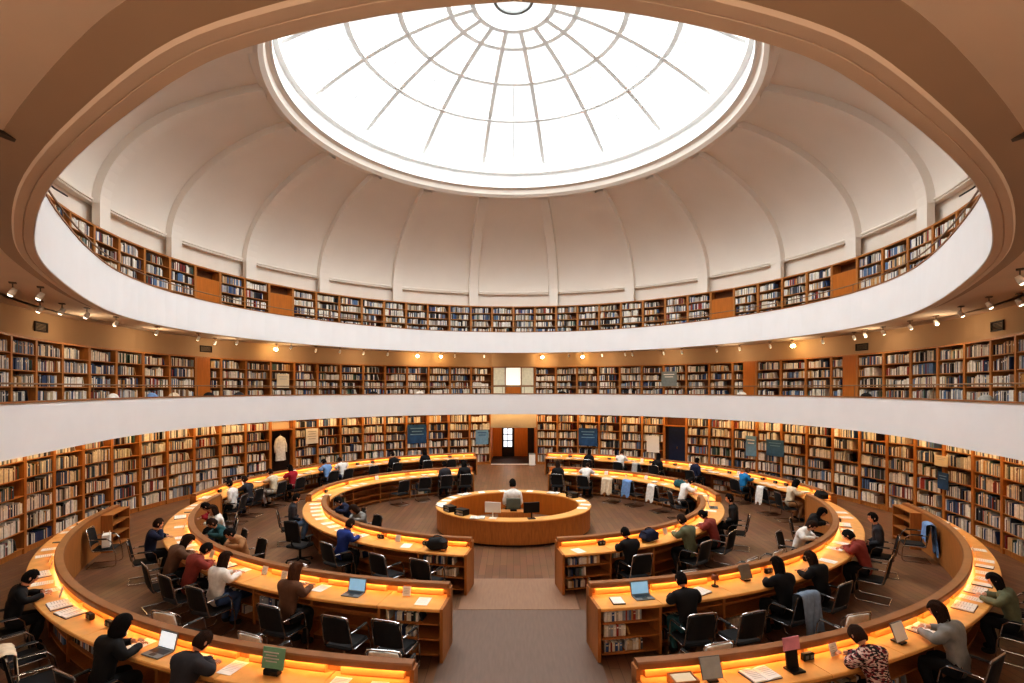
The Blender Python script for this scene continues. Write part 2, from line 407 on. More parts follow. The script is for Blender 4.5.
# roof slab closing the corners outside the dome
b = MB(); vs = []; fs = []
for i in range(96):
    a = 2 * PI * i / 96; dx, dy = sin(a), cos(a)
    t = min(XW / abs(dx) if abs(dx) > 1e-6 else 1e9, ((36 - CY) / dy) if dy > 1e-6 else ((-4 - CY) / dy if dy < -1e-6 else 1e9))
    vs += [(RD * dx * .997, CY + RD * dy * .997, ZB), (dx * t, CY + dy * t, ZB)]
for i in range(96): j = (i + 1) % 96; fs.append((2 * i, 2 * i + 1, 2 * j + 1, 2 * j))
b.add(vs, fs, DOMEW); struct('ceiling_roof', b)
_ra = [10.6, 30.5, 49, 66.5, 83.5, 99.5, 116, 133, 150, 167]
RIBA = _ra + [360 - a_ for a_ in reversed(_ra)]; NRIB = len(RIBA)
for i in range(NRIB):
    a = rad(RIBA[i]); b = MB(); vs = []; fs = []; n = 18
    tx, ty = cos(a), -sin(a)
    for q in range(n + 1):
        r, z = dome_prof(q / n); r2, z2 = dome_prof(min(1, q / n + .01)); r1, z1 = dome_prof(max(0, q / n - .01))
        tr, tz = r2 - r1, z2 - z1; l = math.hypot(tr, tz); nr, nz = -tz / l, tr / l      # inward normal
        w = 0.30 - .06 * q / n
        for ww, dd in ((-w, -.04), (-w * .8, .20), (w * .8, .20), (w, -.04)):
            rr, zz = r + nr * dd, z + nz * dd
            vs.append((rr * sin(a) + tx * ww, CY + rr * cos(a) + ty * ww, zz))
    for q in range(n):
        for e in range(3): fs.append((q * 4 + e, q * 4 + e + 1, q * 4 + 5 + e, q * 4 + 4 + e))
    b.add(vs, fs, DOMEW)
    rr_ = RD - .10; b.box(rr_ * sin(a) + 0, CY + rr_ * cos(a), ZB - .35, .48, .20, .72, DOMEW, Matrix.Rotation(-a, 3, 'Z'))
    o = struct('trim_dome_rib', b); o.name = 'trim_%d' % (100 + i)
# horizontal mouldings between the ribs
for i in range(NRIB):
    a0 = RIBA[i] + 1.3; a1 = (RIBA[(i + 1) % NRIB] - 1.3) + (360 if i == NRIB - 1 else 0); b = MB()
    b.sweep(arc(circ(RD), a0, a1, 8), [(.06, ZB + .05), (-.05, ZB + .07), (-.055, ZB + .12), (.06, ZB + .19)], DOMEW)
    o = struct('trim_%d' % (130 + i), b)
b = MB()
b.lathe([(.470 * U, ZT - .02), (.468 * U, ZT - .10), (.455 * U, ZT - .12), (.447 * U, ZT - .02), (.444 * U, hk(292)), (.438 * U, hk(294))], DOMEW, n=144, cy=CY)
struct('trim_50', b, smooth=False)
b = MB()
b.lathe([(.438 * U, hk(294)), (.434 * U, hk(294)), (.434 * U, hk(303)), (.438 * U, hk(304)), (.438 * U, hk(313)), (.428 * U, hk(314)), (.428 * U, hk(322)), (.432 * U, hk(323)), (.432 * U, hk(336))], RIMW, n=144, cy=CY)
struct('window_skylight_rim', b).name = 'window_1'
def gz(r): return hk(401.5 - 381 * (r / U) ** 2)
rings = [.081, .128, .222, .32, .43]
# glass: one pane field per bay
for i in range(16):
    b = MB(); vs = []; fs = []; a0 = rad(22.5 * i + 11.25)
    rr = [.081 + (.431 - .081) * q / 10 for q in range(11)]
    for q in rr:
        for e in range(5):
            a = a0 + rad(22.5) * e / 4; vs.append((q * U * sin(a), CY + q * U * cos(a), gz(q * U)))
    for q in range(10):
        for e in range(4): fs.append((q * 5 + e, q * 5 + e + 1, q * 5 + 6 + e, q * 5 + 5 + e))
    b.add(vs, fs, GLASS); struct('window_%d' % (10 + i), b, fix=False)
b = MB()
for i in range(16):
    a = rad(22.5 * i + 11.25)
    tx, ty = cos(a), -sin(a); vs = []; fs = []; n = 10
    for q in range(n + 1):
        r = (.081 + .35 * q / n) * U; z = gz(r); w = .075
        for ww, dz in ((-w, .03), (-w, -.10), (w, -.10), (w, .03)): vs.append((r * sin(a) + tx * ww, CY + r * cos(a) + ty * ww, z + dz))
    for q in range(n):
        for e in range(4): fs.append((q * 4 + e, q * 4 + (e + 1) % 4, q * 4 + 4 + (e + 1) % 4, q * 4 + 4 + e))
    b.add(vs, fs, RIBM)
    if True:
        a += rad(11.25); tx, ty = cos(a), -sin(a); vs = []; fs = []
        for q in range(n + 1):
            r = (.222 + .208 * q / n) * U; z = gz(r); w = .012
            for ww, dz in ((-w, .02), (w, .02), (w, -.02), (-w, -.02)): vs.append((r * sin(a) + tx * ww, CY + r * cos(a) + ty * ww, z + dz))
        for q in range(n):
            for e in range(4): fs.append((q * 4 + e, q * 4 + (e + 1) % 4, q * 4 + 4 + (e + 1) % 4, q * 4 + 4 + e))
        b.add(vs, fs, RIBM)
for q in rings[:-1]:
    r = q * U; z = gz(r); w = .085
    b.lathe([(r - w, gz(r - w) + .02), (r - w, z - .09), (r + w, z - .09), (r + w, gz(r + w) + .02), (r - w, gz(r - w) + .02)], RIBM, n=96, cy=CY)
struct('window_2', b)
b = MB(); b.lathe([(.081 * U, gz(.081 * U)), (.06 * U, hk(400)), (.02 * U, hk(402)), (.001, hk(402.5))], GLASS, n=48, cy=CY)
struct('window_3', b, fix=False)
b = MB(); b.lathe([(.034 * U, hk(399.5)), (.04 * U, hk(399.5)), (.04 * U, hk(401.5)), (.034 * U, hk(401.5)), (.034 * U, hk(399.5))], GREYP, n=48, cy=CY)
struct('window_4', b)

# ------------------------------------------------------------------ light
w = bpy.data.worlds.new('overcast'); bpy.context.scene.world = w; w.use_nodes = True
bg = w.node_tree.nodes['Background']; bg.inputs['Color'].default_value = (0.97, 0.985, 1.0, 1); bg.inputs['Strength'].default_value = 0.70
def area(name, loc, size, power, col, rot=(0, 0, 0), shape='DISK', spread=PI):
    l = bpy.data.lights.new(name, 'AREA'); l.shape = shape; l.size = size; l.energy = power; l.color = col; l.spread = spread
    o = bpy.data.objects.new(name, l); C.objects.link(o); o.location = loc; o.rotation_euler = rot; return o
sl = bpy.data.lights.new('overcast_sun', 'SUN'); sl.angle = rad(150); sl.energy = 14.5; sl.color = (1.0, .985, .96)
so = bpy.data.objects.new('overcast_sun', sl); C.objects.link(so); so.location = (0, CY, 40)
def point(name, loc, power, col, r=0.25):
    l = bpy.data.lights.new(name, 'POINT'); l.energy = power; l.color = col; l.shadow_soft_size = r
    o = bpy.data.objects.new(name, l); C.objects.link(o); o.location = loc; return o

for x_ in (-9, -3, 3, 9): point('near_soffit_fill', (x_, -1.2, 4.7), 170, (1.0, .88, .76), .4)  # unseen fill lamps, added to lift the near soffit
for s_ in (-1, 1): point('near_soffit_fill', (s_ * 12.6, 5.0, 4.6), 170, (1.0, .88, .76), .4)  # side pair of the added soffit fill
# ------------------------------------------------------------------ books
BCOL = [(232, 226, 212), (214, 204, 184), (196, 180, 150), (240, 236, 228), (178, 170, 160), (60, 84, 128), (38, 54, 92), (92, 120, 158), (70, 74, 84), (44, 40, 44),
        (120, 44, 40), (156, 60, 48), (92, 56, 38), (142, 104, 66), (190, 140, 80), (58, 84, 74), (86, 108, 96), (150, 158, 166), (110, 100, 96), (206, 168, 120), (222, 214, 206), (30, 30, 36)]
BNAME = ['ivory', 'pale beige', 'tan', 'white', 'light grey', 'blue', 'navy blue', 'pale blue', 'slate grey', 'charcoal', 'dark red', 'brick red', 'brown', 'light brown',
         'ochre', 'dark green', 'grey green', 'silver grey', 'taupe', 'sand', 'off white', 'black']
BMAT = [mat('book_cover_%s' % n.replace(' ', '_'), c, 0.6, var=0.15, scale=14) for n, c in zip(BNAME, BCOL)]
BW = [15, 9, 4, 15, 8, 5, 5, 6, 5, 5, 2, 2, 3, 2, 2, 2, 2, 8, 4, 5, 14, 5]
BOOKS = []     # dicts: M (4x4 frame at lower left front of the shelf), x, w, h, d, colour, tilt, label pieces
def fill_row(rng, M, x0, x1, z, maxh, depth, where, wmin=.022, wmax=.055, full=None):
    x = x0; k = 0
    fillto = x0 + (x1 - x0) * (full if full is not None else rng.choice([1, 1, 1, .93, .86, .78, .66]))
    theme = rng.choices(range(len(BMAT)), BW)[0]; base = maxh * rng.uniform(.66, .84)
    while True:
        if rng.random() < .14: theme = rng.choices(range(len(BMAT)), BW)[0]; base = maxh * rng.uniform(.62, .86)
        if rng.random() < .035: x += rng.uniform(.02, .09)
        w = rng.uniform(wmin, wmax)
        if x + w > fillto: break
        c = theme if rng.random() < .42 else rng.choices(range(len(BMAT)), BW)[0]
        h = min(maxh * .93, base * rng.uniform(.9, 1.1)); k += 1
        BOOKS.append(dict(M=M, x=x, z=z, w=w - .003, h=h, d=depth * rng.uniform(.72, .95), c=c, t=0.0, where=where, k=k))
        x += w
    if fillto < x1 - .19 and rng.random() < .6 and k:      # a book leaning on the row
        w = .03; h = base * .95; k += 1
        c = rng.choices(range(len(BMAT)), BW)[0]
        BOOKS.append(dict(M=M, x=x + h * sin(.28) + .006, z=z + .011, w=w, h=h, d=depth * .85, c=c, t=-.28, where=where, k=k))
def book_verts(w, h, d):
    # spine toward -y with a rounded back, pages set in at the top
    s = min(.008, w * .3)
    fr = [(s, 0), (w - s, 0), (w, s), (w, d), (0, d), (0, s)]
    vs = [(x, y, 0) for x, y in fr] + [(x, y, h) for x, y in fr]
    fs = [(5, 4, 3, 2, 1, 0)] + [(i, (i + 1) % 6, 6 + (i + 1) % 6, 6 + i) for i in range(6)] + [(6, 7, 8, 9, 10, 11)]
    return vs, fs

# ------------------------------------------------------------------ bookcases
def case_parts(wd, ht, base, rows, dep, sidew=.045, topm=None):
    """bookcase, front at y=0 facing -y, centred in x: list of (name, mesh)"""
    P = []
    for s in (-1, 1):
        b = MB(); b.box(s * (wd / 2 - sidew / 2), dep / 2, ht / 2, sidew, dep, ht, WOODCASE); P.append(('side_panel', b.mesh('side_panel')))
    b = MB(); b.box(0, dep - .012, ht / 2, wd - 2 * sidew, .02, ht - .02, WOODBACK); P.append(('back_panel', b.mesh('back_panel')))
    b = MB(); b.box(0, dep / 2, ht - .025, wd - 2 * sidew - .001, dep - .002, .05, WOODCASE); P.append(('top_panel', b.mesh('top_panel')))
    b = MB(); b.box(0, dep / 2 + .02, base / 2, wd - 2 * sidew, dep - .06, base, WOODCASE); P.append(('plinth', b.mesh('plinth')))
    pitch = (ht - base - .05) / rows
    for k in range(rows):
        b = MB(); z = base + k * pitch
        b.box(0, dep / 2 - .004, z + .0125, wd - 2 * sidew - .002, dep - .03, .025, WOODCASE); P.append(('shelf', b.mesh('shelf')))
    return P, pitch
W1W, W2W, W3W = 1.145, 1.16, 1.15
LEVEL = {
    'ground': dict(fn=wall1, w=W1W, z=0.0, ht=2.84, base=.13, rows=6, first=0),
    'gallery': dict(fn=circ(R2W), w=W2W, z=Z2F + .01, ht=ZC2 - Z2F - .01, base=.10, rows=6, first=1),
    'upper': dict(fn=circ(R3W), w=W3W, z=Z3F, ht=ZC3 - Z3F, base=.10, rows=6, first=1),
}
for L in LEVEL.values(): L['parts'], L['pitch'] = case_parts(L['w'] - .006, L['ht'], L['base'], L['rows'], CD)
SPECIAL = {  # level -> list of (picture x, kind)
    'ground': [(292, 'doorway'), (676, 'navy_door')],
    'gallery': [(210, 'niche'), (735, 'niche'), (854, 'niche')],
    'upper': [(208, 'panel'), (292, 'panel'), (853, 'panel'), (727, 'panel')],
}
LTXT = {'ground': 'ground-floor bookcase', 'gallery': 'lower-gallery bookcase', 'upper': 'top-gallery bookcase'}
LREF = {'ground': 'the corridor', 'gallery': 'the glazed doors', 'upper': 'the far middle'}
def wmat(p, n, z):
    # local +y points outward along n, local x along the tangent (picture-right)
    y = Vector((n[0], n[1], 0)); zz = Vector((0, 0, 1)); x = y.cross(zz)
    M = Matrix(((x.x, y.x, 0, p[0]), (x.y, y.y, 0, p[1]), (0, 0, 1, z), (0, 0, 0, 1))); return M
CASES = {}
def place_cases(level, start, end):
    L = LEVEL[level]; fn = L['fn']; rng = random.Random(level)
    for s in (-1, 1):
        th = start; k = 0
        while th < rad(end):
            # next edge one bay width further
            a = fn(s * th)[0]; t2 = th + .01
            for _ in range(30):
                q = fn(s * t2)[0]; d = math.hypot(q[0] - a[0], q[1] - a[1]); t2 += (L['w'] - d) / 14.0
            q = fn(s * t2)[0]; k += 1
            mid = ((a[0] + q[0]) / 2, (a[1] + q[1]) / 2); tx, ty = q[0] - a[0], q[1] - a[1]; l = math.hypot(tx, ty); nx, ny = -ty / l, tx / l
            if nx * mid[0] + ny * (mid[1] - CY) < 0: nx, ny = -nx, -ny
            M = wmat(mid, (nx, ny), L['z'])
            xs = sorted((proj((a[0], a[1], 5))[0], proj((q[0], q[1], 5))[0])) if min(a[1], q[1]) > 1 else (9e9, 9e9)
            kind = 'books'
            for px, kd in SPECIAL[level]:
                if xs[0] <= px < xs[1]: kind = kd
            side = 'left' if s < 0 else 'right'
            rz = math.atan2(M[1][0], M[0][0])
            CASES[(level, s, k)] = (M, rz, kind)
            if kind in ('books', 'panel', 'niche'):
                nm = {'books': 'wooden %s, %s to the %s of %s', 'panel': 'wooden %s with a blank panel front, %s to the %s of %s', 'niche': 'wooden %s with a recessed panel bay, %s to the %s of %s'}[kind]
                t = thing('bookcase', nm % (LTXT[level], nth(k), side, LREF[level]), 'bookcase', mid + (L['z'],), rz, {'ground': 'ground-floor wall bookcases', 'gallery': 'lower-gallery wall bookcases', 'upper': 'top-gallery wall bookcases'}[level])
                for pn, me in L['parts']: link(pn, me, t)
                iw = L['w'] / 2 - .05
                if kind == 'panel':
                    b = MB(); b.box(0, .02, L['ht'] * .52, L['w'] - .1, .02, L['ht'] * .62, CORRW); put('blank_panel', b, t)
                if kind == 'niche':
                    b = MB(); b.box(-iw * .45 * (1 if s < 0 else -1), .015, L['ht'] * .5, iw * 1.1, .02, L['ht'] * .96, CORRW); put('blank_panel', b, t)
                if kind == 'books' or kind == 'niche':
                    for r in range(L['first'], L['rows']):
                        z = L['base'] + r * L['pitch'] + .026
                        x0, x1 = -iw, iw
                        if kind == 'niche':
                            if s < 0: x0 = iw * .12
                            else: x1 = -iw * .12
                        fill_row(rng, M, x0 + rng.uniform(0, .05), x1, z, L['pitch'] - .03, CD - .06, (level, s, k, r), *((.022, .05) if level == 'ground' else (.026, .055)))
            th = t2
place_cases('ground', rad(GAPA), 112)
place_cases('gallery', rad(GAP2), 117)
place_cases('upper', 0.0, 119)

# ------------------------------------------------------------------ doorways in the book walls
def door_struct(key, name, fill):
    pass
dn = 5
for key, (M, rz, kind) in list(CASES.items()):
    if kind in ('doorway', 'navy_door'):
        L = LEVEL['ground']; w_ = L['w']; t = bpy.data.objects.new('door_%d' % dn, None); C.objects.link(t); t['kind'] = 'structure'
        t.location = M.translation; t.rotation_euler = (0, 0, rz); dn += 1
        b = MB()
        for s in (-1, 1): b.box(s * (w_ / 2 - .03), CD / 2, 1.42, .06, CD, 2.84, WOODCASE)
        b.box(0, CD / 2, 2.81, w_, CD, .06, WOODCASE); b.box(0, CD / 2, 2.32, w_ - .12, CD, .05, WOODCASE)
        put('door_frame', b, t)
        b = MB(); b.box(0, CD - .02, 2.57, w_ - .12, .02, .46, CREAMP if kind == 'doorway' else WOODBACK); put('transom_panel', b, t)
        b = MB()
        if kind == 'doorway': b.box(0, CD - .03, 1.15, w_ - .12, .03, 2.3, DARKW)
        else:
            b.box(.10, .06, 1.15, w_ - .30, .05, 2.3, NAVYD); b.box(.10, .03, 1.25, .05, .02, .12, CHROME); b.box(-w_ / 2 + .14, .1, 1.15, .16, .05, 2.3, DARKW)
        put('door_leaf', b, t)
        if kind == 'doorway': DOORM = M

# far corridor (ground) and glazed doors (lower gallery)
yf = W1C + W1Z
b = MB()
for s in (-1, 1): b.box(s * 1.30, yf + 1.7, 1.5, .06, 3.4, 3.0, CORRW)
struct('wall_corridor_sides', b)
b = MB()
b.box(-.98, yf + 3.4, 1.18, .60, .08, 2.36, CORRW); b.box(.46, yf + 3.4, 1.18, .84, .08, 2.36, CORRW); b.box(1.1, yf + 3.38, 1.18, .44, .08, 2.36, DARKW); b.box(-.33, yf + 3.42, 1.18, .8, .06, 2.36, DARKW)
b.box(0, yf + 3.45, 2.6, 2.7, .06, 1.0, BEIGE)
struct('wall_corridor_end', b)
b = MB(); b.box(0, yf + .12, 2.46, 2.54, .3, .88, mat('lintel_plaster', (188, 178, 160), .8, var=.03)); struct('wall_corridor_lintel', b)
b = MB(); b.box(0, yf + 1.8, 2.97, 2.7, 3.6, .06, BEIGE); struct('ceiling_corridor', b)
b = MB(); b.box(0, yf - .04, .012, 2.5, .10, .024, PAPER); struct('trim_60', b)
b = MB(); b.box(0, yf + 1.75, .004, 2.54, 3.3, .008, DARKW); struct('floor_corridor', b)
t = bpy.data.objects.new('door_1', None); C.objects.link(t); t.location = (-.36, yf + 3.33, 0); t['kind'] = 'structure'
b = MB(); b.box(-.30, 0, 1.15, .10, .06, 2.3, DARKW); b.box(.34, 0, 1.15, .14, .06, 2.3, DARKW); b.box(0, 0, 2.2, .6, .06, .12, DARKW); b.box(0, 0, .3, .6, .06, .6, DARKW)
for q in range(1, 4): b.box(0, -.005, .6 + q * .385, .54, .05, .05, DARKW)
b.box(0, -.005, 1.4, .04, .05, 1.6, DARKW); put('door_frame', b, t)
b = MB(); b.box(0, .01, 1.38, .54, .02, 1.56, DAYPANE); put('pane', b, t)
point('corridor_light', (0, yf + 1.6, 2.7), 45, (1, .8, .5), .2)

yg = CY + R2W
t = bpy.data.objects.new('door_2', None); C.objects.link(t); t.location = (0, yg + .05, Z2F); t['kind'] = 'structure'
hh = ZC2 - Z2F; b = MB()
for x in (-1.13, -.45, .42, 1.13): b.box(x, 0, hh / 2, .06, .08, hh, RAILW)
b.box(0, 0, hh - .03, 2.3, .08, .06, RAILW); b.box(0, 0, hh * .56, 2.3, .06, .04, RAILW); put('door_frame', b, t)
for i, (xa, xb, mm) in enumerate(((-1.1, -.48, FROSTY), (-.42, .39, FROSTW), (.45, 1.1, FROSTY))):
    b = MB(); b.box((xa + xb) / 2, .01, hh * .78, xb - xa, .02, hh * .4, mm); put('pane', b, t)
    b = MB(); b.box((xa + xb) / 2, .01, hh * .28, xb - xa, .02, hh * .52, CORRW if i == 1 else FROSTY); put('lower_panel', b, t)
b = MB(); b.box(0, yg + .8, 4.6, 2.5, .1, 3.4, BEIGE); struct('wall_gallery_doors', b)
b = MB(); b.box(0, yg + .25, (ZC2 + ZS) / 2, 2.4, .3, ZS - ZC2, BEIGE); struct('wall_gallery_lintel', b)

# ------------------------------------------------------------------ reading desks
ZWT, ZRL = .82, 1.02
class Arc:
    def __init__(s, key, side, rx, rzf, rzr, a0, a1, d, txt, label):
        s.wtd = {'C': .48, 'B': .60, 'A': .58, 'S': .72, 'T': .60}[key[0]]
        s.key, s.side, s.rx, s.rzf, s.rzr, s.a0, s.a1, s.d, s.txt, s.label = key, side, rx * U, rzf * U, rzr * U, rad(a0), rad(a1), d, txt, label
        n = 400; s.tab = [0.0]; p = s.at(s.a0)[0]; s.ph = [s.a0]
        for i in range(1, n + 1):
            a = s.a0 + (s.a1 - s.a0) * i / n; q = s.at(a)[0]; s.tab.append(s.tab[-1] + math.hypot(q[0] - p[0], q[1] - p[1])); s.ph.append(a); p = q
        s.len = s.tab[-1]
    def at(s, phi):
        p, n = ringpt(s.rx, s.rzf, s.rzr, phi, s.side); return p, (n[0] * s.d, n[1] * s.d)
    def phi(s, dist):
        dist = max(0, min(s.len, dist))
        lo, hi = 0, len(s.tab) - 1
        while hi - lo > 1:
            m = (lo + hi) // 2
            if s.tab[m] <= dist: lo = m
            else: hi = m
        t = (dist - s.tab[lo]) / max(1e-9, s.tab[hi] - s.tab[lo]); return s.ph[lo] + (s.ph[hi] - s.ph[lo]) * t
    def pts(s, d0, d1, n=None):
        n = n or max(2, int((d1 - d0) / .22)); return [s.at(s.phi(d0 + (d1 - d0) * i / n)) for i in range(n + 1)]
    def frame(s, dist, off):
        """place on the arc: point at offset off from the rail; rotation so that local +y faces the rail"""
        (x, y), (nx, ny) = s.at(s.phi(dist)); return (x + nx * off, y + ny * off), math.atan2(nx, -ny)
    def near(s, p, off):
        best = (1e9, 0)
        for i in range(0, int(s.len / .04) + 1):
            q, _ = s.frame(i * .04, off); d = math.hypot(q[0] - p[0], q[1] - p[1])
            if d < best[0]: best = (d, i * .04)
        return best[1]
ARCS = {}
for a in (
    Arc('CL', -1, .693, .655, .66, 6.0, 77.5, 1, 'the outer front-left desk', 'long curved oak reading desk of the outer ring, sweeping along the lower left'),
    Arc('CR', 1, .693, .655, .66, 7.4, 79, 1, 'the outer front-right desk', 'long curved oak reading desk of the outer ring, sweeping along the lower right'),
    Arc('BL', -1, .556, .502, .533, 6.7, 84, 1, 'the middle front-left desk', 'curved oak reading desk of the middle ring, in front and left of the aisle'),
    Arc('BR', 1, .556, .502, .533, 8.0, 84, 1, 'the middle front-right desk', 'curved oak reading desk of the middle ring, in front and right of the aisle'),
    Arc('AL', -1, .353, .342, .30, 9.0, 80, 1, 'the inner front-left desk', 'curved oak reading desk of the inner ring, front left of the round counter'),
    Arc('AR', 1, .353, .342, .30, 9.4, 80, 1, 'the inner front-right desk', 'curved oak reading desk of the inner ring, front right of the round counter'),
    Arc('SL', -1, .605, .566, .596, 84.6, 168.6, -1, 'the middle rear-left desk', 'curved oak reading desk of the middle ring, along the rear left bookcases'),
    Arc('SR', 1, .605, .566, .596, 84.6, 170.2, -1, 'the middle rear-right desk', 'curved oak reading desk of the middle ring, along the rear right bookcases'),
    Arc('TL', -1, .388, .376, .304, 81, 164, -1, 'the inner rear-left desk', 'curved oak reading desk of the inner ring, rear left behind the round counter'),
    Arc('TR', 1, .388, .376, .304, 81, 166, -1, 'the inner rear-right desk', 'curved oak reading desk of the inner ring, rear right behind the round counter'),
): ARCS[a.key] = a
BAY = 1.24
def build_desk(A):
    WTD = A.wtd; SD = .33 if WTD > .5 else .21
    t = thing('reading_desk', A.label, 'desk', group='curved reading desks')
    E0 = .98 if A.d > 0 else 0.0
    nb = max(3, round((A.len - E0) / BAY)) + (1 if E0 else 0); bw = (A.len - E0) / (nb - (1 if E0 else 0))
    bd = ([0.0] if E0 else []) + [E0 + bw * i for i in range(nb + (0 if E0 else 1))]
    # the aisle end of a rear desk is at the far end of its run
    b = MB(); b.sweep(A.pts(0, A.len), [(-.052, .955), (.055, .955), (.075, .937), (.088, .937), (.088, 1.0), (.076, ZRL), (-.04, ZRL), (-.052, 1.0)], RAILW); put('rail', b, t)
    cut = A.len - (1.05 if A.key[0] == 'C' else .004)
    b = MB(); b.sweep(A.pts(.004, cut), [(-.05, .0), (-.015, .0), (-.015, .954), (-.05, .954)], DESKSIDE); put('rear_panel', b, t)
    if A.key[0] == 'C':     # the ring ends in an open shelf unit that faces the hall
        b = MB(); b.sweep(A.pts(cut, A.len - .004), [(-.03, .0), (-.015, .0), (-.015, .954), (-.03, .954)], DESKIN); put('rear_panel', b, t)
        for z in (.06, .36, .66, .925):
            b = MB(); b.sweep(A.pts(cut, A.len - .004, 5), [(-.30, z), (-.031, z), (-.031, z + .028), (-.30, z + .028)], DESKSIDE); put('shelf', b, t)
        for e in (cut, A.len - .02):
            b = MB(); (x, y), rz = A.frame(e, -.166); b.box(x, y, .477, .04, .268, .953, DESKSIDE, Matrix.Rotation(rz, 3, 'Z')); put('partition', b, t)
    b = MB()
    for k in range(nb): b.sweep(A.pts(bd[k] + .004, bd[k + 1] - .004, 6), [(-.016, ZWT - .045), (WTD, ZWT - .045), (WTD, ZWT - .01), (WTD - .012, ZWT), (-.016, ZWT)], DESKTOP)
    put('worktop', b, t)
    for k in range(nb):
        b = MB(); d0, d1 = bd[k] + .10, bd[k + 1] - .10
        b.sweep(A.pts(d0, d1, 6), [(-.014, ZWT), (.05, ZWT), (.056, ZWT + .02), (.042, ZWT + .09), (.03, ZWT + .134), (-.014, ZWT + .134)], DESKPAD); put('back_panel', b, t)
    b = MB(); b.sweep(A.pts(.05, A.len - .05), [(.052, .950), (.066, .939), (.068, .942), (.055, .9535)], STRIP); put('light_strip', b, t)
    b = MB(); b.sweep(A.pts(.05, A.len - .05), [(-.014, 0), (SD - .02, 0), (SD - .02, .075), (-.014, .075)], DESKIN); put('plinth', b, t)
    ends = (0,) if A.d > 0 else ()
    for k in range(nb):
        dep = WTD - .06 if k in ends else SD
        d0, d1 = bd[k] + (.06 if k == 0 else .025), bd[k + 1] - (.06 if k == nb - 1 else .025)
        for z in (.076, .31, .545):
            b = MB(); b.sweep(A.pts(d0, d1, 4), [(-.014, z), (dep, z), (dep, z + .024), (-.014, z + .024)], DESKSIDE); put('shelf', b, t)
    for k in range(1, nb):
        dep = WTD - .06 if (k in ends or k - 1 in ends) else SD + .03
        b = MB(); (x, y), rz = A.frame(bd[k], dep / 2 - .014)
        b.box(x, y, (ZWT - .045 + .0) / 2, .045, dep - .002, ZWT - .047, DESKSIDE, Matrix.Rotation(rz, 3, 'Z')); put('partition', b, t)
    for e in (0, A.len):
        b = MB(); Mx = Matrix.Rotation(A.frame(e, 0)[1], 3, 'Z')
        (x, y), rz = A.frame(e, WTD / 2 - .03); s = .05
        b.box(x, y, ZWT / 2, s, WTD + .06, ZWT + .004, DESKSIDE, Mx)
        (x, y), rz = A.frame(e, .01)
        b.box(x, y, .478, s, .165, .954, DESKSIDE, Mx); put('end_panel', b, t)
    A.nb, A.bw, A.bd = nb, bw, bd
    # books on the lower shelves
    rng = random.Random(A.key)
    order = range(nb) if A.d > 0 else range(nb - 1, -1, -1)
    for j, k in enumerate(order):
        if j > 0 and rng.random() < .35: continue
        dep = WTD - .06 if k in ends else SD
        (x, y), rz = A.frame((bd[k] + bd[k + 1]) / 2, dep - .015); bw = bd[k + 1] - bd[k]
        M = Matrix.Translation((x, y, 0)) @ Matrix.Rotation(rz, 4, 'Z')
        for r, z in enumerate((.102, .336, .571)):
            if j > 0 and rng.random() < .45: continue
            x0 = -bw / 2 + .08; x1 = bw / 2 - .08
            fill_row(rng, M, x0, x1, z, .20 if r == 2 else .205, min(dep - .045, .24), (A.key, j + 1, 0, r), .024, .05, rng.uniform(.35, .9))
    return t
for A in ARCS.values(): build_desk(A)

# ------------------------------------------------------------------ round counter
DCX, DCY = 0.0, .985 * U
DRX, DRZ = 2.33, 2.12
def dpt(th, n=0):
    x, y = DRX * sin(th), DRZ * cos(th); nx, ny = x / DRX ** 2, y / DRZ ** 2; l = math.hypot(nx, ny)
    return (DCX + x, DCY + y), (nx / l, ny / l)
DP = [dpt(2 * PI * i / 120) for i in range(120)]
HD = .71
t = thing('service_counter', 'round oak service counter ringed with papers in the middle of the hall', 'counter', (0, 0, 0))
b = MB(); DG = []
for i in range(240):
    p, n = dpt(2 * PI * i / 240); o = -.004 if i % 4 == 0 else 0
    DG.append(((p[0] + n[0] * o, p[1] + n[1] * o), n))
b.sweep(DG, [(-.06, .06), (-.02, .06), (-.02, HD - .045), (-.06, HD - .045)], WOODCASE, closed=True); put('outer_panel', b, t)
b = MB(); b.sweep(DP, [(-.36, HD - .045), (.015, HD - .045), (.02, HD - .02), (.005, HD), (-.35, HD), (-.36, HD - .01)], DESKTOP, closed=True); put('countertop', b, t)
b = MB(); b.sweep(DP, [(-.37, .0), (-.34, .0), (-.34, HD - .045), (-.37, HD - .045)], CORRW, closed=True); put('inner_panel', b, t)
b = MB(); b.sweep(DP, [(-.34, 0), (-.07, 0), (-.07, .06), (-.34, .06)], DARKW, closed=True); put('plinth', b, t)

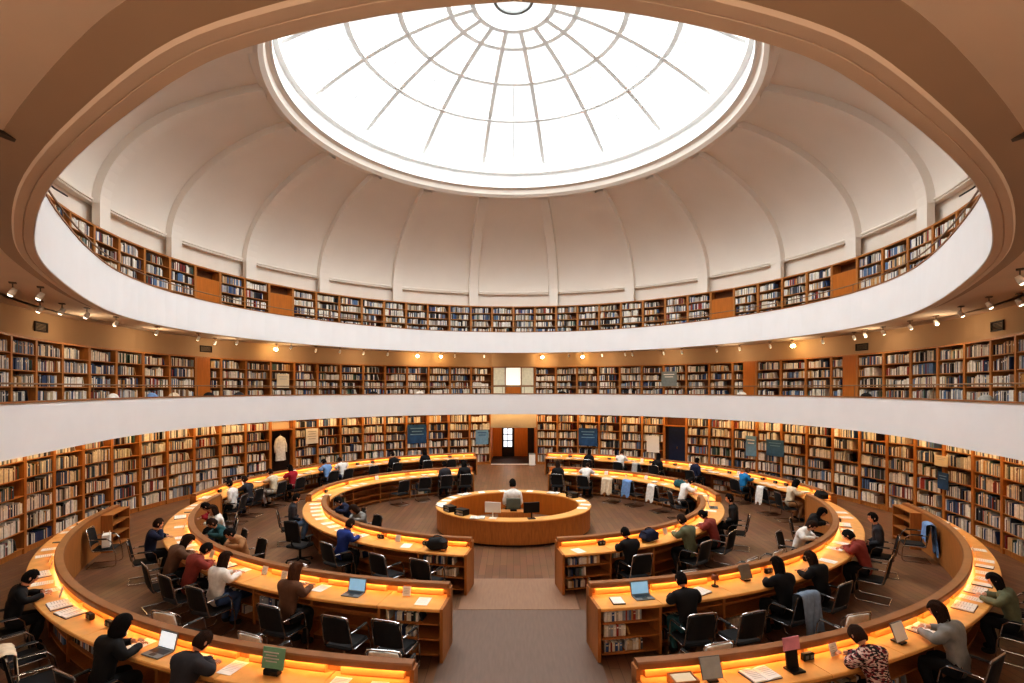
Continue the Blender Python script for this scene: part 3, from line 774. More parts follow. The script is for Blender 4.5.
# ------------------------------------------------------------------ chairs
def make_chair(label):
    t = thing('reading_chair', label, 'chair', group='black reading chairs at the desks')
    b = MB(); b.box(0, .0, .40, .455, .45, .055, BLACKF, bev=.025); put('seat', b, t)
    b = MB()
    vs = []; n = 6; m_ = 7
    for j in range(m_ + 1):
        v = j / m_; z = .50 + .39 * v; y0 = -.215 - .075 * v
        hw = .215 - .03 * max(0, v - .6) / .4
        for i in range(n + 1):
            u = i / n * 2 - 1
            vs.append((u * hw, y0 - .03 * (1 - u * u), z - (.02 * u * u if j == m_ else 0)))
    K = len(vs); vs += [(x, y - .028, z) for x, y, z in vs]; fs = []
    for j in range(m_):
        for i in range(n):
            a = j * (n + 1) + i; fs += [(a, a + 1, a + n + 2, a + n + 1), (K + a + n + 1, K + a + n + 2, K + a + 1, K + a)]
    edge = [i for i in range(n + 1)] + [j * (n + 1) + n for j in range(1, m_ + 1)] + [m_ * (n + 1) + i for i in range(n - 1, -1, -1)] + [j * (n + 1) for j in range(m_ - 1, 0, -1)]
    for i in range(len(edge)): a, c = edge[i], edge[(i + 1) % len(edge)]; fs.append((a, c, c + K, a + K))
    b.add(vs, fs, BLACKF); put('backrest', b, t)
    for s in (-1, 1):
        b = MB()
        b.tube([(s * .235, -.30, .012), (s * .24, -.05, .012), (s * .24, .20, .012), (s * .24, .25, .03), (s * .24, .27, .09), (s * .24, .25, .33), (s * .24, .23, .375), (s * .24, .18, .39), (s * .24, -.15, .385), (s * .24, -.20, .41), (s * .238, -.225, .50), (s * .232, -.30, .86)], .0115, CHROME)
        put('leg', b, t)
        b = MB(); b.tube([(s * .25, -.245, .66), (s * .27, -.2, .672), (s * .275, .0, .665), (s * .27, .12, .655), (s * .245, .19, .58), (s * .242, .225, .40)], .011, CHROME)
        b.box(s * .274, -.02, .682, .045, .24, .022, BLACKP, bev=.01); put('armrest', b, t)
    b = MB(); b.tube([(-.235, -.30, .012), (.235, -.30, .012)], .0115, CHROME); put('floor_bar', b, t)
    b = MB(); b.tube([(-.232, -.30, .86), (-.215, -.308, .892), (-.15, -.325, .91), (.15, -.325, .91), (.215, -.308, .892), (.232, -.30, .86)], .0115, CHROME); put('back_frame', b, t)
    return t
def make_office(label):
    t = thing('office_chair', label, 'chair')
    b = MB(); b.box(0, .0, .42, .48, .46, .07, BLACKF, bev=.03); put('seat', b, t)
    b = MB(); b.box(0, -.25, .80, .44, .05, .52, BLACKF, Matrix.Rotation(rad(10), 3, 'X'), bev=.02); put('backrest', b, t)
    b = MB(); b.tube([(0, 0, .09), (0, 0, .43)], .03, BLACKP); b.tube([(0, -.2, .44), (0, -.26, .5), (0, -.27, .6)], .02, BLACKP); put('post', b, t)
    for k in range(5):
        a = 2 * PI * k / 5; b = MB(); b.tube([(0, 0, .11), (.30 * cos(a), .30 * sin(a), .075)], [.026, .016], BLACKP)
        o = put('leg', b, t)
        b = MB(); b.ell((.30 * cos(a), .30 * sin(a), .032), (.03, .03, .032), BLACKP); put('caster', b, o)
    for s in (-1, 1):
        b = MB(); b.tube([(s * .22, 0, .45), (s * .28, 0, .5), (s * .28, 0, .66)], .014, BLACKP); b.box(s * .28, 0, .675, .06, .26, .03, BLACKP, bev=.012); put('armrest', b, t)
    return t

# ------------------------------------------------------------------ people
SKINS = [mat('skin_%d' % i, c, 0.55, var=0.04, scale=20) for i, c in enumerate([(214, 164, 134), (196, 146, 114), (226, 182, 156), (150, 104, 78)])]
EYEM = mat('eye_dark', (40, 28, 24), 0.3); LIPM = mat('lips', (168, 98, 88), 0.5)
HAIRS = {'black': mat('hair_black', (24, 20, 20), 0.85, var=.5, scale=30, stretch=(5, 5, .6), bump=.8, spec=.2), 'dark': mat('hair_dark_brown', (52, 35, 26), 0.85, var=.5, scale=30, stretch=(5, 5, .6), bump=.8, spec=.2), 'brown': mat('hair_brown', (88, 58, 40), 0.85, var=.5, scale=30, stretch=(5, 5, .6), bump=.8, spec=.2)}
CLOTHC = {'black': (24, 24, 27), 'navy': (30, 38, 66), 'blue': (44, 66, 140), 'sky': (124, 160, 210), 'teal': (46, 90, 96), 'grey': (136, 136, 134), 'lightgrey': (176, 176, 172), 'white': (236, 234, 230), 'cream': (226, 210, 184),
          'red': (168, 36, 52), 'brown': (104, 74, 56), 'tan': (176, 132, 92), 'olive': (110, 116, 92), 'jeans': (58, 76, 110), 'bright_blue': (36, 128, 186), 'rust': (140, 62, 54), 'charcoal': (52, 52, 58), 'patterned': (90, 64, 66)}
CLOTH = {k: mat('cloth_' + k, c, 0.85, var=.14, scale=12, bump=.3) for k, c in CLOTHC.items()}
def patterned():
    m = CLOTH['patterned']; nt = m.node_tree; bs = nt.nodes['Principled BSDF']
    tc = nt.nodes.new('ShaderNodeTexCoord'); v = nt.nodes.new('ShaderNodeTexVoronoi'); v.inputs['Scale'].default_value = 48
    mp = nt.nodes.new('ShaderNodeMapping'); mp.inputs['Scale'].default_value = (.6, .6, 1.8)
    r = nt.nodes.new('ShaderNodeValToRGB'); r.color_ramp.interpolation = 'CONSTANT'
    r.color_ramp.elements[0].color = rgb(30, 24, 30); r.color_ramp.elements[1].position = .4; r.color_ramp.elements[1].color = rgb(206, 178, 168)
    e = r.color_ramp.elements.new(.65); e.color = rgb(120, 40, 50)
    nt.links.new(tc.outputs['Object'], mp.inputs['Vector']); nt.links.new(mp.outputs['Vector'], v.inputs['Vector']); nt.links.new(v.outputs['Color'], r.inputs['Fac']); nt.links.new(r.outputs['Color'], bs.inputs['Base Color'])
patterned()

POSES = {   # spine lean, per-arm elbow/wrist, head pitch, yaw
    'write': dict(lean=.20, head=(.55, 0), armL=((-.25, .17, .875), (-.10, .40, .878)), armR=((.26, .16, .875), (.13, .38, .878))),
    'read': dict(lean=.10, head=(.35, .1), armL=((-.24, .20, .885), (-.06, .36, .878)), armR=((.22, .24, .90), (.08, .22, 1.06))),
    'bend': dict(lean=.34, head=(.8, -.1), armL=((-.28, .24, .89), (.02, .42, .878)), armR=((.28, .24, .89), (-.02, .46, .878))),
    'sit': dict(lean=.0, head=(.2, .3), armL=((-.215, .0, .74), (-.13, .17, .645)), armR=((.215, .0, .74), (.13, .18, .645))),
    'type': dict(lean=.12, head=(.3, -.15), armL=((-.23, .13, .87), (-.10, .40, .88)), armR=((.23, .13, .87), (.10, .40, .88))),
}
def pose_data(name, P):
    l = P['lean']; V = []; E = []; RR = []; T = []
    def jt(p, r): V.append(Vector(p)); RR.append(r); return len(V) - 1
    def bone(a, b_, t): E.append((a, b_)); T.append(t)
    sy = lambda z: l * (z - .52) / .5 * .52 + .0
    pel = jt((0, 0, .54), (.150, .115)); wa = jt((0, sy(.68) + .01, .68), (.128, .098)); ch = jt((0, sy(.85) + .02, .85), (.150, .105)); uc = jt((0, sy(.97) + .03, .975), (.120, .085))
    nk = jt((0, sy(1.06) + .06 + .02 * l, 1.06 - .1 * l), .048); hd = jt((0, sy(1.12) + .085, 1.14 - .18 * l), .046)
    bone(pel, wa, 'torso'); bone(wa, ch, 'torso'); bone(ch, uc, 'torso'); bone(uc, nk, 'neck'); bone(nk, hd, 'neck')
    hands = []
    for s, key in ((-1, 'armL'), (1, 'armR')):
        e_, w_ = P[key]; sh0 = V[uc]
        sh = jt((s * .165, sh0.y - .01, sh0.z + .005), .066); el = jt(e_, .047); fm = jt((Vector(e_) * .45 + Vector(w_) * .55), .041); wr = jt(w_, .028)
        d = (Vector(w_) - Vector(e_)).normalized(); pm = jt(Vector(w_) + d * .055, (.040, .020)); 
        bone(uc, sh, 'torso'); bone(sh, el, 'arm'); bone(el, fm, 'arm'); bone(fm, wr, 'arm'); bone(wr, pm, 'hand'); hands.append((s, Vector(w_), d))
    for s in (-1, 1):
        hp = jt((s * .095, .03, .525), .098); kn = jt((s * .12, .37, .525), .066); ca = jt((s * .12, .33, .34), .058); an = jt((s * .115, .26, .10), .040); hl = jt((s * .115, .265, .055), .040); to = jt((s * .13, .40, .035), .032)
        bone(pel, hp, 'leg'); bone(hp, kn, 'leg'); bone(kn, ca, 'leg'); bone(ca, an, 'leg'); bone(an, hl, 'foot'); bone(hl, to, 'foot')
    me = bpy.data.meshes.new('skeleton'); me.from_pydata([tuple(v) for v in V], E, [])
    o = bpy.data.objects.new('skeleton', me); C.objects.link(o)
    md = o.modifiers.new('Skin', 'SKIN'); md.use_smooth_shade = True
    for i, r in enumerate(RR): me.skin_vertices[0].data[i].radius = r if isinstance(r, tuple) else (r, r)
    me.skin_vertices[0].data[0].use_root = True
    sb = o.modifiers.new('Sub', 'SUBSURF'); sb.levels = 2; sb.render_levels = 2
    dg = bpy.context.evaluated_depsgraph_get(); ev = o.evaluated_get(dg); base = bpy.data.meshes.new_from_object(ev)
    bpy.data.objects.remove(o)
    co_ = [v.co.copy() for v in base.vertices]; no_ = [v.normal.copy() for v in base.vertices]; fc = [tuple(p.vertices) for p in base.polygons]
    def seg(p):
        best = (1e9, 'torso')
        for (a, b_), t in zip(E, T):
            A_, B_ = V[a], V[b_]; ab = B_ - A_; q = max(0, min(1, (p - A_).dot(ab) / ab.length_squared))
            ra = RR[a][0] if isinstance(RR[a], tuple) else RR[a]; rb = RR[b_][0] if isinstance(RR[b_], tuple) else RR[b_]
            d = (p - (A_ + ab * q)).length - (ra * (1 - q) + rb * q)
            if d < best[0]: best = (d, t)
        return best[1]
    reg = [seg(sum((co_[i] for i in f), Vector()) / len(f)) for f in fc]
    # head
    hp_ = V[hd] + Vector((0, .012, .045)); HM = Matrix.Translation(hp_) @ Matrix.Rotation(P['head'][1], 4, 'Z') @ Matrix.Rotation(-P['head'][0], 4, 'X') @ Matrix.Translation((0, .015, .04))
    body = MB(); S = SKINS[0]
    body.add(co_, fc, S)
    H3 = HM.to_3x3(); H0 = HM.translation
    def headfn(q, p):
        x, y, z = p
        if y > 0:
            q.y *= .93; 
            if abs(x) < .22 and -.32 < z < .12: q.y += .022 * (1 - abs(x) / .22) * (1 - abs(z + .12) / .22 if abs(z + .12) < .22 else 0)   # nose
            if .05 < z < .28 and .2 < abs(x) < .6: q.y -= .006        # eye sockets
        if z < -.3: q.x *= 1 - .35 * (-z - .3) ; q.y += .012 * (-z - .3) * (1 if y > -.3 else 0)
        return q
    def hp3(p): return HM @ Vector(p)
    body.ell(H0, (.076, .096, .116), S, nu=24, nv=18, M=H3, fn=headfn)
    for s in (-1, 1):
        body.ell(hp3((s * .078, -.01, -.005)), (.012, .022, .032), S, nu=8, nv=6, M=H3)
        body.ell(hp3((s * .030, .079, .016)), (.012, .007, .007), EYEM, nu=8, nv=6, M=H3)
        body.ell(hp3((s * .031, .084, .034)), (.017, .005, .004), HAIRS['dark'], nu=8, nv=4, M=H3)
    body.ell(hp3((0, .083, -.058)), (.022, .007, .007), LIPM, nu=8, nv=6, M=H3)
    # fingers: short chains rooted in the palm, curled, thumb from the side
    for s, wv, d in hands:
        side = d.cross(Vector((0, 0, 1))).normalized(); dn_ = side.cross(d).normalized()
        if dn_.z > 0: dn_ = -dn_
        for q, (oo, ln) in enumerate(((-.030, .060), (-.010, .070), (.010, .066), (.029, .050))):
            root = wv + d * .07 + side * oo
            body.tube([root, root + d * ln * .45 + dn_ * .004, root + d * ln * .8 + dn_ * .018, root + d * ln * .95 + dn_ * .032], [.0095, .009, .008, .006], S, n=6)
        tr = wv + d * .02 + side * (-s * .030)
        body.tube([tr, tr + d * .025 + side * (-s * .022), tr + d * .052 + side * (-s * .026) + dn_ * .012], [.011, .010, .007], S, n=6)
    bme = body.mesh('body', True, fix=False)
    def shell(tags, nm, off, extra=None):
        mp = {}; vs = []; fs = []
        for f, r in zip(fc, reg):
            if r in tags:
                ff = []
                for i in f:
                    if i not in mp: mp[i] = len(vs); vs.append(i)
                    ff.append(mp[i])
                fs.append(ff)
        rng = random.Random(nm); out = []
        for i in vs:
            p = co_[i]; w = sin(p.x * 31 + p.z * 23) * sin(p.y * 29 - p.z * 17)
            out.append(p + no_[i] * (off + .009 * w))
        b = MB(); b.add(out, fs, CLOTH['black']); return b.mesh(nm, True, fix=False)
    cl = {'sweater': shell(('torso', 'arm'), 'sweater', .018), 'trousers': shell(('leg',), 'trousers', .014), 'shoe': shell(('foot',), 'shoe', .012)}
    # hair
    hair = {}
    def mk(nm, fn, keep, sc=(.086, .106, .126), nu=24, nv=18, post=None):
        b = MB(); b.ell((0, 0, 0), sc, HAIRS['black'], nu=nu, nv=nv)
        vs = []; 
        for q in b.v: vs.append(Vector(q))
        fs = [f for f in b.f if keep(sum((vs[i] for i in f), Vector()) / len(f))]
        vs = [post(fn(q), q) if post else HM @ fn(q) for q in vs]
        us = sorted({i for f in fs for i in f}); mp = {i: k for k, i in enumerate(us)}
        b2 = MB(); b2.add([vs[i] for i in us], [[mp[i] for i in f] for f in fs], HAIRS['black']); return b2.mesh('hair', True, fix=False)
    kp = lambda c: c.z > .055 + .25 * max(0, c.y - .03) or (c.y < .015 and c.z > -.075) or (abs(c.x) > .05 and c.y < .05 and c.z > .0)
    def wav(q): return q * (1.03 + .045 * sin(q.x * 80 + 1) * sin(q.y * 75 + q.z * 60) + .02 * sin(q.y * 160))
    def longpost(r, q):
        k = max(0, min(1, -q.z / .10)) if q.y < .04 else 0
        k *= min(1, (.05 - q.y) / .05)
        w = HM @ Vector((q.x * (1.08 + .15 * k), q.y * 1.02, q.z * (1 - .3 * k)))
        return w + Vector((.012 * sin(q.x * 130), -.045 * k + .006 * sin(q.x * 110), -.20 * k))
    hair['long'] = mk('long', lambda q: q, lambda c: c.z > .058 or (c.y < .028), sc=(.092, .108, .126), nu=36, nv=22, post=longpost)
    hair['short'] = mk('short', wav, kp)
    bb = MB(); 
    hair['hood'] = mk('hood', lambda q: Vector((q.x * (1.15 + (.5 if q.z < -.05 else 0)), q.y * 1.1 - .01, q.z * (1.05 if q.z > 0 else 1.6))), lambda c: not (c.y > .055 and -.09 < c.z < .065))
    def bunf(q): return q
    hair['bun'] = mk('bun', lambda q: Vector((q.x, q.y - (.05 if (q.y < -.07 and q.z > .02) else 0), q.z)), kp)
    return dict(body=bme, cl=cl, hair=hair)
PD = {k: pose_data(k, v) for k, v in POSES.items()}
def person(label, loc, rz, pose, top, bottom, hair, hcol, skin, group='readers seated at the desks', scale=1.0):
    t = thing('person', label, 'person', loc, rz, group); D = PD[pose]; t.scale = (scale,) * 3
    o = link('body', D['body'], t)
    for i, ms in enumerate(o.material_slots):
        if ms.material == SKINS[0]: recolor(o, i, SKINS[skin])
    for nm, col in (('sweater', top), ('trousers', bottom), ('shoe', 'black')):
        c = link(nm, D['cl'][nm], t); recolor(c, 0, CLOTH[col])
    h = link('hair' if hair != 'hood' else 'head_scarf', D['hair'][hair], t); recolor(h, 0, HAIRS[hcol])
    return t
SO_ = .28
chair_n = {}
chair_protos = {}
CHAIRS = []     # (arc, dist, off, kind, occupied)
def chair_at(A, dist, off, turn=0, kind='reading', occ=False, label=None):
    CHAIRS.append([A, dist, off, turn, kind, occ, label])
# (arc, head px, head py, top, bottom, hair, hair colour, pose, skin, label)
PEOPLE = [
    ('CL', 29, 578, 'black', 'black', 'short', 'black', 'write', 0, 'person in black with short dark hair writing at the far left outer desk'),
    ('CL', 122, 626, 'black', 'black', 'hood', 'black', 'write', 1, 'person in black with a black head covering bent over the outer left desk'),
    ('CL', 192, 651, 'charcoal', 'black', 'short', 'dark', 'bend', 0, 'person with short brown hair and dark jacket reading at the lower left desk'),
    ('BL', 157, 525, 'navy', 'black', 'short', 'dark', 'read', 0, 'person in a navy sweater with raised hand at left end of the middle desk'),
    ('BL', 182, 541, 'brown', 'black', 'long', 'dark', 'bend', 0, 'person with long dark hair and brown top beside the person in the navy sweater'),
    ('BL', 198, 556, 'rust', 'black', 'short', 'black', 'bend', 1, 'person in a rust red top hunched over the middle front-left desk'),
    ('BL', 225, 571, 'white', 'jeans', 'long', 'dark', 'type', 2, 'person with long brown hair and white sleeves at the middle front-left desk'),
    ('BL', 296, 586, 'brown', 'black', 'long', 'brown', 'type', 0, 'person with very long brown hair in a brown sweater at the middle front-left desk'),
    ('AL', 349, 526, 'blue', 'black', 'short', 'dark', 'write', 0, 'person in a bright blue jumper at the inner front-left desk'),
    ('AL', 297, 499, 'charcoal', 'sky', 'short', 'black', 'sit', 0, 'person in dark top and light blue trousers at the left tip of the inner desk'),
    ('SL', 226, 489, 'white', 'black', 'short', 'black', 'sit', 1, 'person in white with black hair facing the rear left desk'),
    ('SL', 246, 492, 'charcoal', 'jeans', 'short', 'dark', 'read', 0, 'person in a dark sweater and jeans at the rear left desk'),
    ('SL', 270, 482, 'cream', 'white', 'short', 'dark', 'read', 2, 'person in a cream jacket and white trousers leaning to the rear left desk'),
    ('SL', 289, 473, 'red', 'black', 'long', 'black', 'read', 0, 'person in red sleeves with long black hair at the rear left desk'),
    ('SL', 325, 468, 'sky', 'black', 'short', 'black', 'write', 0, 'person in a pale blue shirt at the rear left desk'),
    ('SL', 340, 464, 'white', 'jeans', 'short', 'dark', 'write', 0, 'person in white in front of the cream poster bookcase at the rear left desk'),
    ('SL', 392, 459, 'black', 'black', 'short', 'black', 'sit', 0, 'person in black with head against the rear left worktop'),
    ('SL', 424, 460, 'black', 'black', 'long', 'black', 'sit', 0, 'person in black with long black hair nearest the corridor at rear left'),
    ('TL', 444, 477, 'charcoal', 'black', 'short', 'black', 'sit', 0, 'person in charcoal with the back turned at the inner rear-left desk'),
    ('TL', 474, 474, 'black', 'black', 'long', 'black', 'sit', 0, 'person in black at the aisle end of the inner rear-left desk'),
    ('TR', 558, 471, 'black', 'black', 'long', 'dark', 'sit', 0, 'person in black at the aisle end of the inner rear-right desk'),
    ('TR', 587, 471, 'white', 'black', 'short', 'dark', 'bend', 0, 'person in a white shirt at the inner rear-right desk'),
    ('TR', 676, 509, 'white', 'black', 'short', 'black', 'bend', 0, 'person in white bent low at the right tip of the inner ring'),
    ('SR', 590, 455, 'black', 'black', 'long', 'black', 'sit', 0, 'person in black nearest the corridor at the rear right desk'),
    ('SR', 622, 460, 'white', 'black', 'short', 'dark', 'write', 2, 'person in a white shirt at the rear right desk before the white board'),
    ('SR', 660, 459, 'black', 'black', 'long', 'black', 'sit', 0, 'person in black in front of the navy blue door at the rear right desk'),
    ('SR', 699, 463, 'navy', 'black', 'short', 'black', 'sit', 0, 'person in navy to the right of the navy blue door'),
    ('SR', 747, 473, 'bright_blue', 'black', 'short', 'brown', 'write', 0, 'person in a bright blue jumper at the rear right desk'),
    ('SR', 795, 487, 'cream', 'tan', 'hood', 'black', 'write', 2, 'person in a cream shirt with a black head covering at the right side desk'),
    ('AR', 618, 536, 'black', 'black', 'short', 'black', 'write', 0, 'person in black with short hair at the inner front-right desk'),
    ('AR', 683, 527, 'olive', 'black', 'short', 'dark', 'write', 0, 'person in an olive green top at the inner front-right desk'),
    ('AR', 710, 521, 'rust', 'black', 'short', 'black', 'bend', 1, 'person in a rust red top right of the olive green top'),
    ('AR', 733, 506, 'black', 'black', 'short', 'black', 'sit', 0, 'person in black at the right tip of the inner ring desk'),
    ('BR', 671, 583, 'black', 'teal', 'short', 'black', 'write', 0, 'person in a black top and teal trousers at the middle front-right desk'),
    ('BR', 775, 574, 'black', 'black', 'long', 'black', 'read', 0, 'person with long black hair whose chair back carries the faded denim jacket'),
    ('BR', 811, 559, 'black', 'charcoal', 'long', 'dark', 'write', 0, 'person in black with dark brown hair right of the denim jacket chair'),
    ('BR', 854, 536, 'rust', 'black', 'short', 'black', 'bend', 0, 'person in a dark red jacket at the right end of the middle desk'),
    ('BR', 861, 519, 'charcoal', 'black', 'short', 'black', 'sit', 0, 'person in charcoal at the far right tip of the middle desk'),
    ('CR', 981, 568, 'olive', 'black', 'long', 'black', 'write', 2, 'person with long black hair and grey green top at right end of outer desk'),
    ('CR', 937, 609, 'grey', 'black', 'long', 'dark', 'write', 2, 'person with dark hair in a grey sweater at the lower right desk'),
    ('CR', 866, 643, 'patterned', 'black', 'short', 'dark', 'bend', 0, 'person in a red and black patterned sweater at the lower right desk'),
]
random.seed(3)
for key, px, py, top, bot, hair, hc, pose, sk, label in PEOPLE:
    A = ARCS[key]
    best = (1e9, 0)
    for i in range(int(A.len / .03)):
        (x, y), rz = A.frame(i * .03, (A.wtd + SO_) - .28)
        q = proj((x, y, 1.2)); d = math.hypot(q[0] - px, (q[1] - py) * 1.0)
        if d < best[0]: best = (d, i * .03)
    dist = max(1.26 if A.d > 0 else .45, min(A.len - .45, best[1]))
    for o in [o for o in CHAIRS if o[2] > 0]:        # keep neighbours an arm apart
        if o[0] is A and abs(o[1] - dist) < (.64 if A.d > 0 else .74): dist = o[1] + (1 if dist >= o[1] else -1) * (.64 if A.d > 0 else .74)
    off = (A.wtd + SO_) - .02
    p, rz = A.frame(dist, off)
    person(label, (p[0], p[1], .03), rz + R.uniform(-.08, .08), pose, top, bot, hair, hc, sk, scale=R.uniform(.97, 1.04))
    chair_at(A, dist, off, R.uniform(-.08, .08), 'reading', True)
    (o := CHAIRS[-1]).append(label)
INSIDE = [('AL', 362, 500, 'grey', 'black', 'hood', 'dark', 'bend', 0, 'person in a grey sweater with covered head inside the inner ring at left'),
    ('AL', 340, 506, 'navy', 'jeans', 'short', 'black', 'bend', 0, 'person in dark blue beside the grey sweater inside the inner ring'),
    ('BL', 196, 516, 'white', 'jeans', 'long', 'dark', 'read', 0, 'person in a white top inside the middle ring beside the crimson jumper'),
    ('BL', 204, 504, 'red', 'black', 'short', 'black', 'bend', 0, 'person in a crimson jumper facing the left bend of the middle ring'),
    ('BL', 216, 527, 'teal', 'black', 'short', 'dark', 'bend', 1, 'person in a dark teal sweater bent low behind the left middle rail'),
    ('BL', 236, 536, 'tan', 'black', 'short', 'black', 'bend', 0, 'person in a tan fur coat bent low behind the left middle rail'),
    ('BR', 801, 520, 'white', 'black', 'short', 'dark', 'bend', 0, 'person in white with black trousers behind the right middle rail'),
    ('BR', 822, 513, 'black', 'black', 'long', 'black', 'bend', 0, 'person in black hunched behind the right end of the middle rail')]
for key, px, py, top, bot, hair, hc, pose, sk, label in INSIDE:
    A = ARCS[key]; best = (1e9, 0)
    for i in range(int(A.len / .03)):
        (x, y), rz = A.frame(i * .03, -.42); g = proj((x, y, 1.15)); d = math.hypot(g[0] - px, g[1] - py)
        if d < best[0]: best = (d, i * .03)
    dist = min(A.len - .35, best[1])
    for o in CHAIRS:
        if o[0] is A and o[2] < 0 and abs(o[1] - dist) < .62: dist = o[1] - .62
    (x, y), rz = A.frame(dist, -.62)
    person(label, (x, y, .03), rz + PI, pose, top, bot, hair, hc, sk)
    CHAIRS.append([A, dist, -.65, PI, 'reading', True, None, 'in'])
EMPTY = [('CL', 44, 636), ('CL', 76, 652), ('CR', 984, 632), ('CR', 899, 660), ('BL', 395, 612), ('BL', 255, 590), ('BL', 345, 608), ('AL', 305, 515), ('AL', 318, 530), ('AL', 386, 548), ('AL', 428, 552), ('AL', 335, 536),
         ('TL', 400, 486), ('TL', 424, 480), ('SL', 372, 468), ('SL', 450, 463), ('TR', 612, 479), ('TR', 634, 484), ('TR', 657, 492), ('SR', 739, 476), ('SR', 768, 488), ('SR', 640, 463), ('SR', 680, 466), ('SL', 305, 478),
         ('AR', 659, 540), ('AR', 640, 545), ('AR', 722, 518), ('BR', 792, 575), ('BR', 832, 560), ('BR', 735, 590), ('BR', 700, 595), ('CR', 1003, 590), ('CL', 20, 620)]
for key, px, py in EMPTY:
    A = ARCS[key]; best = (1e9, 0)
    for i in range(int(A.len / .03)):
        (x, y), rz = A.frame(i * .03, (A.wtd + SO_) + .15); q = proj((x, y, .85)); d = math.hypot(q[0] - px, q[1] - py)
        if d < best[0]: best = (d, i * .03)
    dist = best[1]
    if any(o[0] is A and o[2] > 0 and abs(o[1] - dist) < (.62 if A.d > 0 else .72) for o in CHAIRS): continue
    chair_at(A, max(.4, min(A.len - .4, dist)), (A.wtd + SO_) + R.uniform(.05, .2), R.uniform(-.25, .25))
first = None; office = None
CHPOS = {}
for A in ARCS.values():
    for k, c in enumerate([c for c in CHAIRS if c[0] is A and c[2] < 0]):
        (x, y), rz = A.frame(c[1], c[2]); dup(first, (x, y, 0), rz + PI, 'chair with a sitter, %s one along the inside of %s' % (nth(k + 1), A.txt), 'chairs along the inside of the rings')
    L = sorted([c for c in CHAIRS if c[0] is A and c[2] > 0], key=lambda c: c[1] if A.d > 0 else -c[1])
    for k, c in enumerate(L):
        (x, y), rz = A.frame(c[1], c[2] + (.05 if c[5] else 0))
        kind = 'office' if (A.key == 'AL' and not c[5] and k >= len(L) - 3) else 'reading'
        if kind == 'reading':
            lab = ('black chair with chrome frame, occupied, %s seat from the aisle at %s' if c[5] else 'empty black chair with chrome frame, %s seat from the aisle at %s') % (nth(k + 1), A.txt)
            if first is None:
                first = make_chair(lab); first.location = (x, y, 0); first.rotation_euler = (0, 0, rz + c[3])
            else: dup(first, (x, y, 0), rz + c[3], lab)
        else:
            lab = 'black swivel chair with star base, %s seat from aisle, %s' % (nth(k + 1), A.txt.replace('the ', ''))
            if office is None:
                office = make_office(lab); office.location = (x, y, 0); office.rotation_euler = (0, 0, rz + .5); office['group'] = 'swivel chairs by the inner ring'
            else: dup(office, (x, y, 0), rz - .3, lab)
        CHPOS[(A.key, k)] = (x, y, rz + c[3], c)
# pale backed chairs standing inside the rings, seen over the rails
def pale_chair(key, px, turn, label, gap=.40):
    A = ARCS[key]; best = (1e9, 0)
    for i in range(int(A.len / .03)):
        (x, y), rz = A.frame(i * .03, -gap); g = proj((x, y, .91)); d = abs(g[0] - px)
        if A.phi(i * .03) < rad(62) and d < best[0]: best = (d, i * .03)
    (x, y), rz = A.frame(best[1], -gap - .31)
    r = dup(first, (x, y, 0), rz + turn, label, 'pale-backed chairs standing inside the rings')
    for ch in r.children:
        if ch.name.startswith('backrest'): recolor(ch, 0, CLOTH['white'])
pale_chair('CL', 160, .2, 'chair with a pale backrest peeking over the outer left rail, farthest from the aisle')
pale_chair('CL', 250, -.1, 'chair with a pale backrest peeking over the outer left rail, second from the aisle')
pale_chair('CL', 382, .0, 'chair with a pale backrest peeking over the outer left rail, nearest the aisle')
pale_chair('CR', 717, .1, 'chair with a pale backrest peeking over the outer right rail, nearest the aisle')
pale_chair('CR', 862, -.2, 'chair with a pale backrest peeking over the outer right rail, farthest from the aisle')
pale_chair('BR', 689, .0, 'chair with a pale backrest peeking over the middle right rail, nearest the aisle')
pale_chair('BR', 752, .1, 'chair with a pale backrest peeking over the middle right rail, second from the aisle')
pale_chair('BR', 779, .0, 'chair with a pale backrest peeking over the middle right rail, third from the aisle')
pale_chair('BL', 296, .1, 'chair with a pale backrest peeking over the middle left rail')

# garments over chair backs
def drape(name, label, cat, x, y, rz, m, w=.42, front=.35, back=.5):
    b = MB(); n = 12; prof = []
    for i in range(9): prof.append((-.195 - .02 * i / 8, .90 - front + (front) * i / 8))
    prof += [(-.24, .932), (-.31, .955), (-.375, .935)]
    for i in range(10): prof.append((-.40 - .03 * i / 9, .88 - back * i / 9))
    vs = []
    for i, (py_, pz) in enumerate(prof):
        for k in range(n + 1):
            u = k / n * 2 - 1; f = .018 * sin(u * 9 + i * .4); ww = w * (1 + .12 * max(0, (.8 - pz)))
            vs.append((u * ww / 2, py_ + f * (1 if i > 11 else .4), pz - .012 * u * u - (.05 * sin(u * 5) if i in (0, len(prof) - 1) else 0)))
    fs = []
    for i in range(len(prof) - 1):
        for k in range(n): a = i * (n + 1) + k; fs.append((a, a + 1, a + n + 2, a + n + 1))
    K = len(vs); vs += [(p[0], p[1] + (.006 if i // (n + 1) < 10 else -.006), p[2] + .004) for i, p in enumerate(vs)]
    fs += [tuple(K + q for q in reversed(f)) for f in fs]
    b.add(vs, fs, m); o = put(name, b, None, True, False); o.location = (x, y, 0); o.rotation_euler = (0, 0, rz); tag(o, label, cat); return o
def drape_near(key, px, py, *a, occ=False, **k):
    best = None
    for (kk, i), (x, y, rz, c) in CHPOS.items():
        if kk != key or bool(c[5]) != occ: continue
        q = proj((x, y, .8)); d = math.hypot(q[0] - px, q[1] - py)
        if best is None or d < best[0]: best = (d, x, y, rz, i)
    if best: CHPOS.pop((key, best[4])); drape(*a, best[1], best[2], best[3], **k)
drape_near('CL', 76, 640, 'coat', 'cream coat draped over a chair at the outer front-left desk', 'coat', m=CLOTH['cream'], w=.43, back=.62)
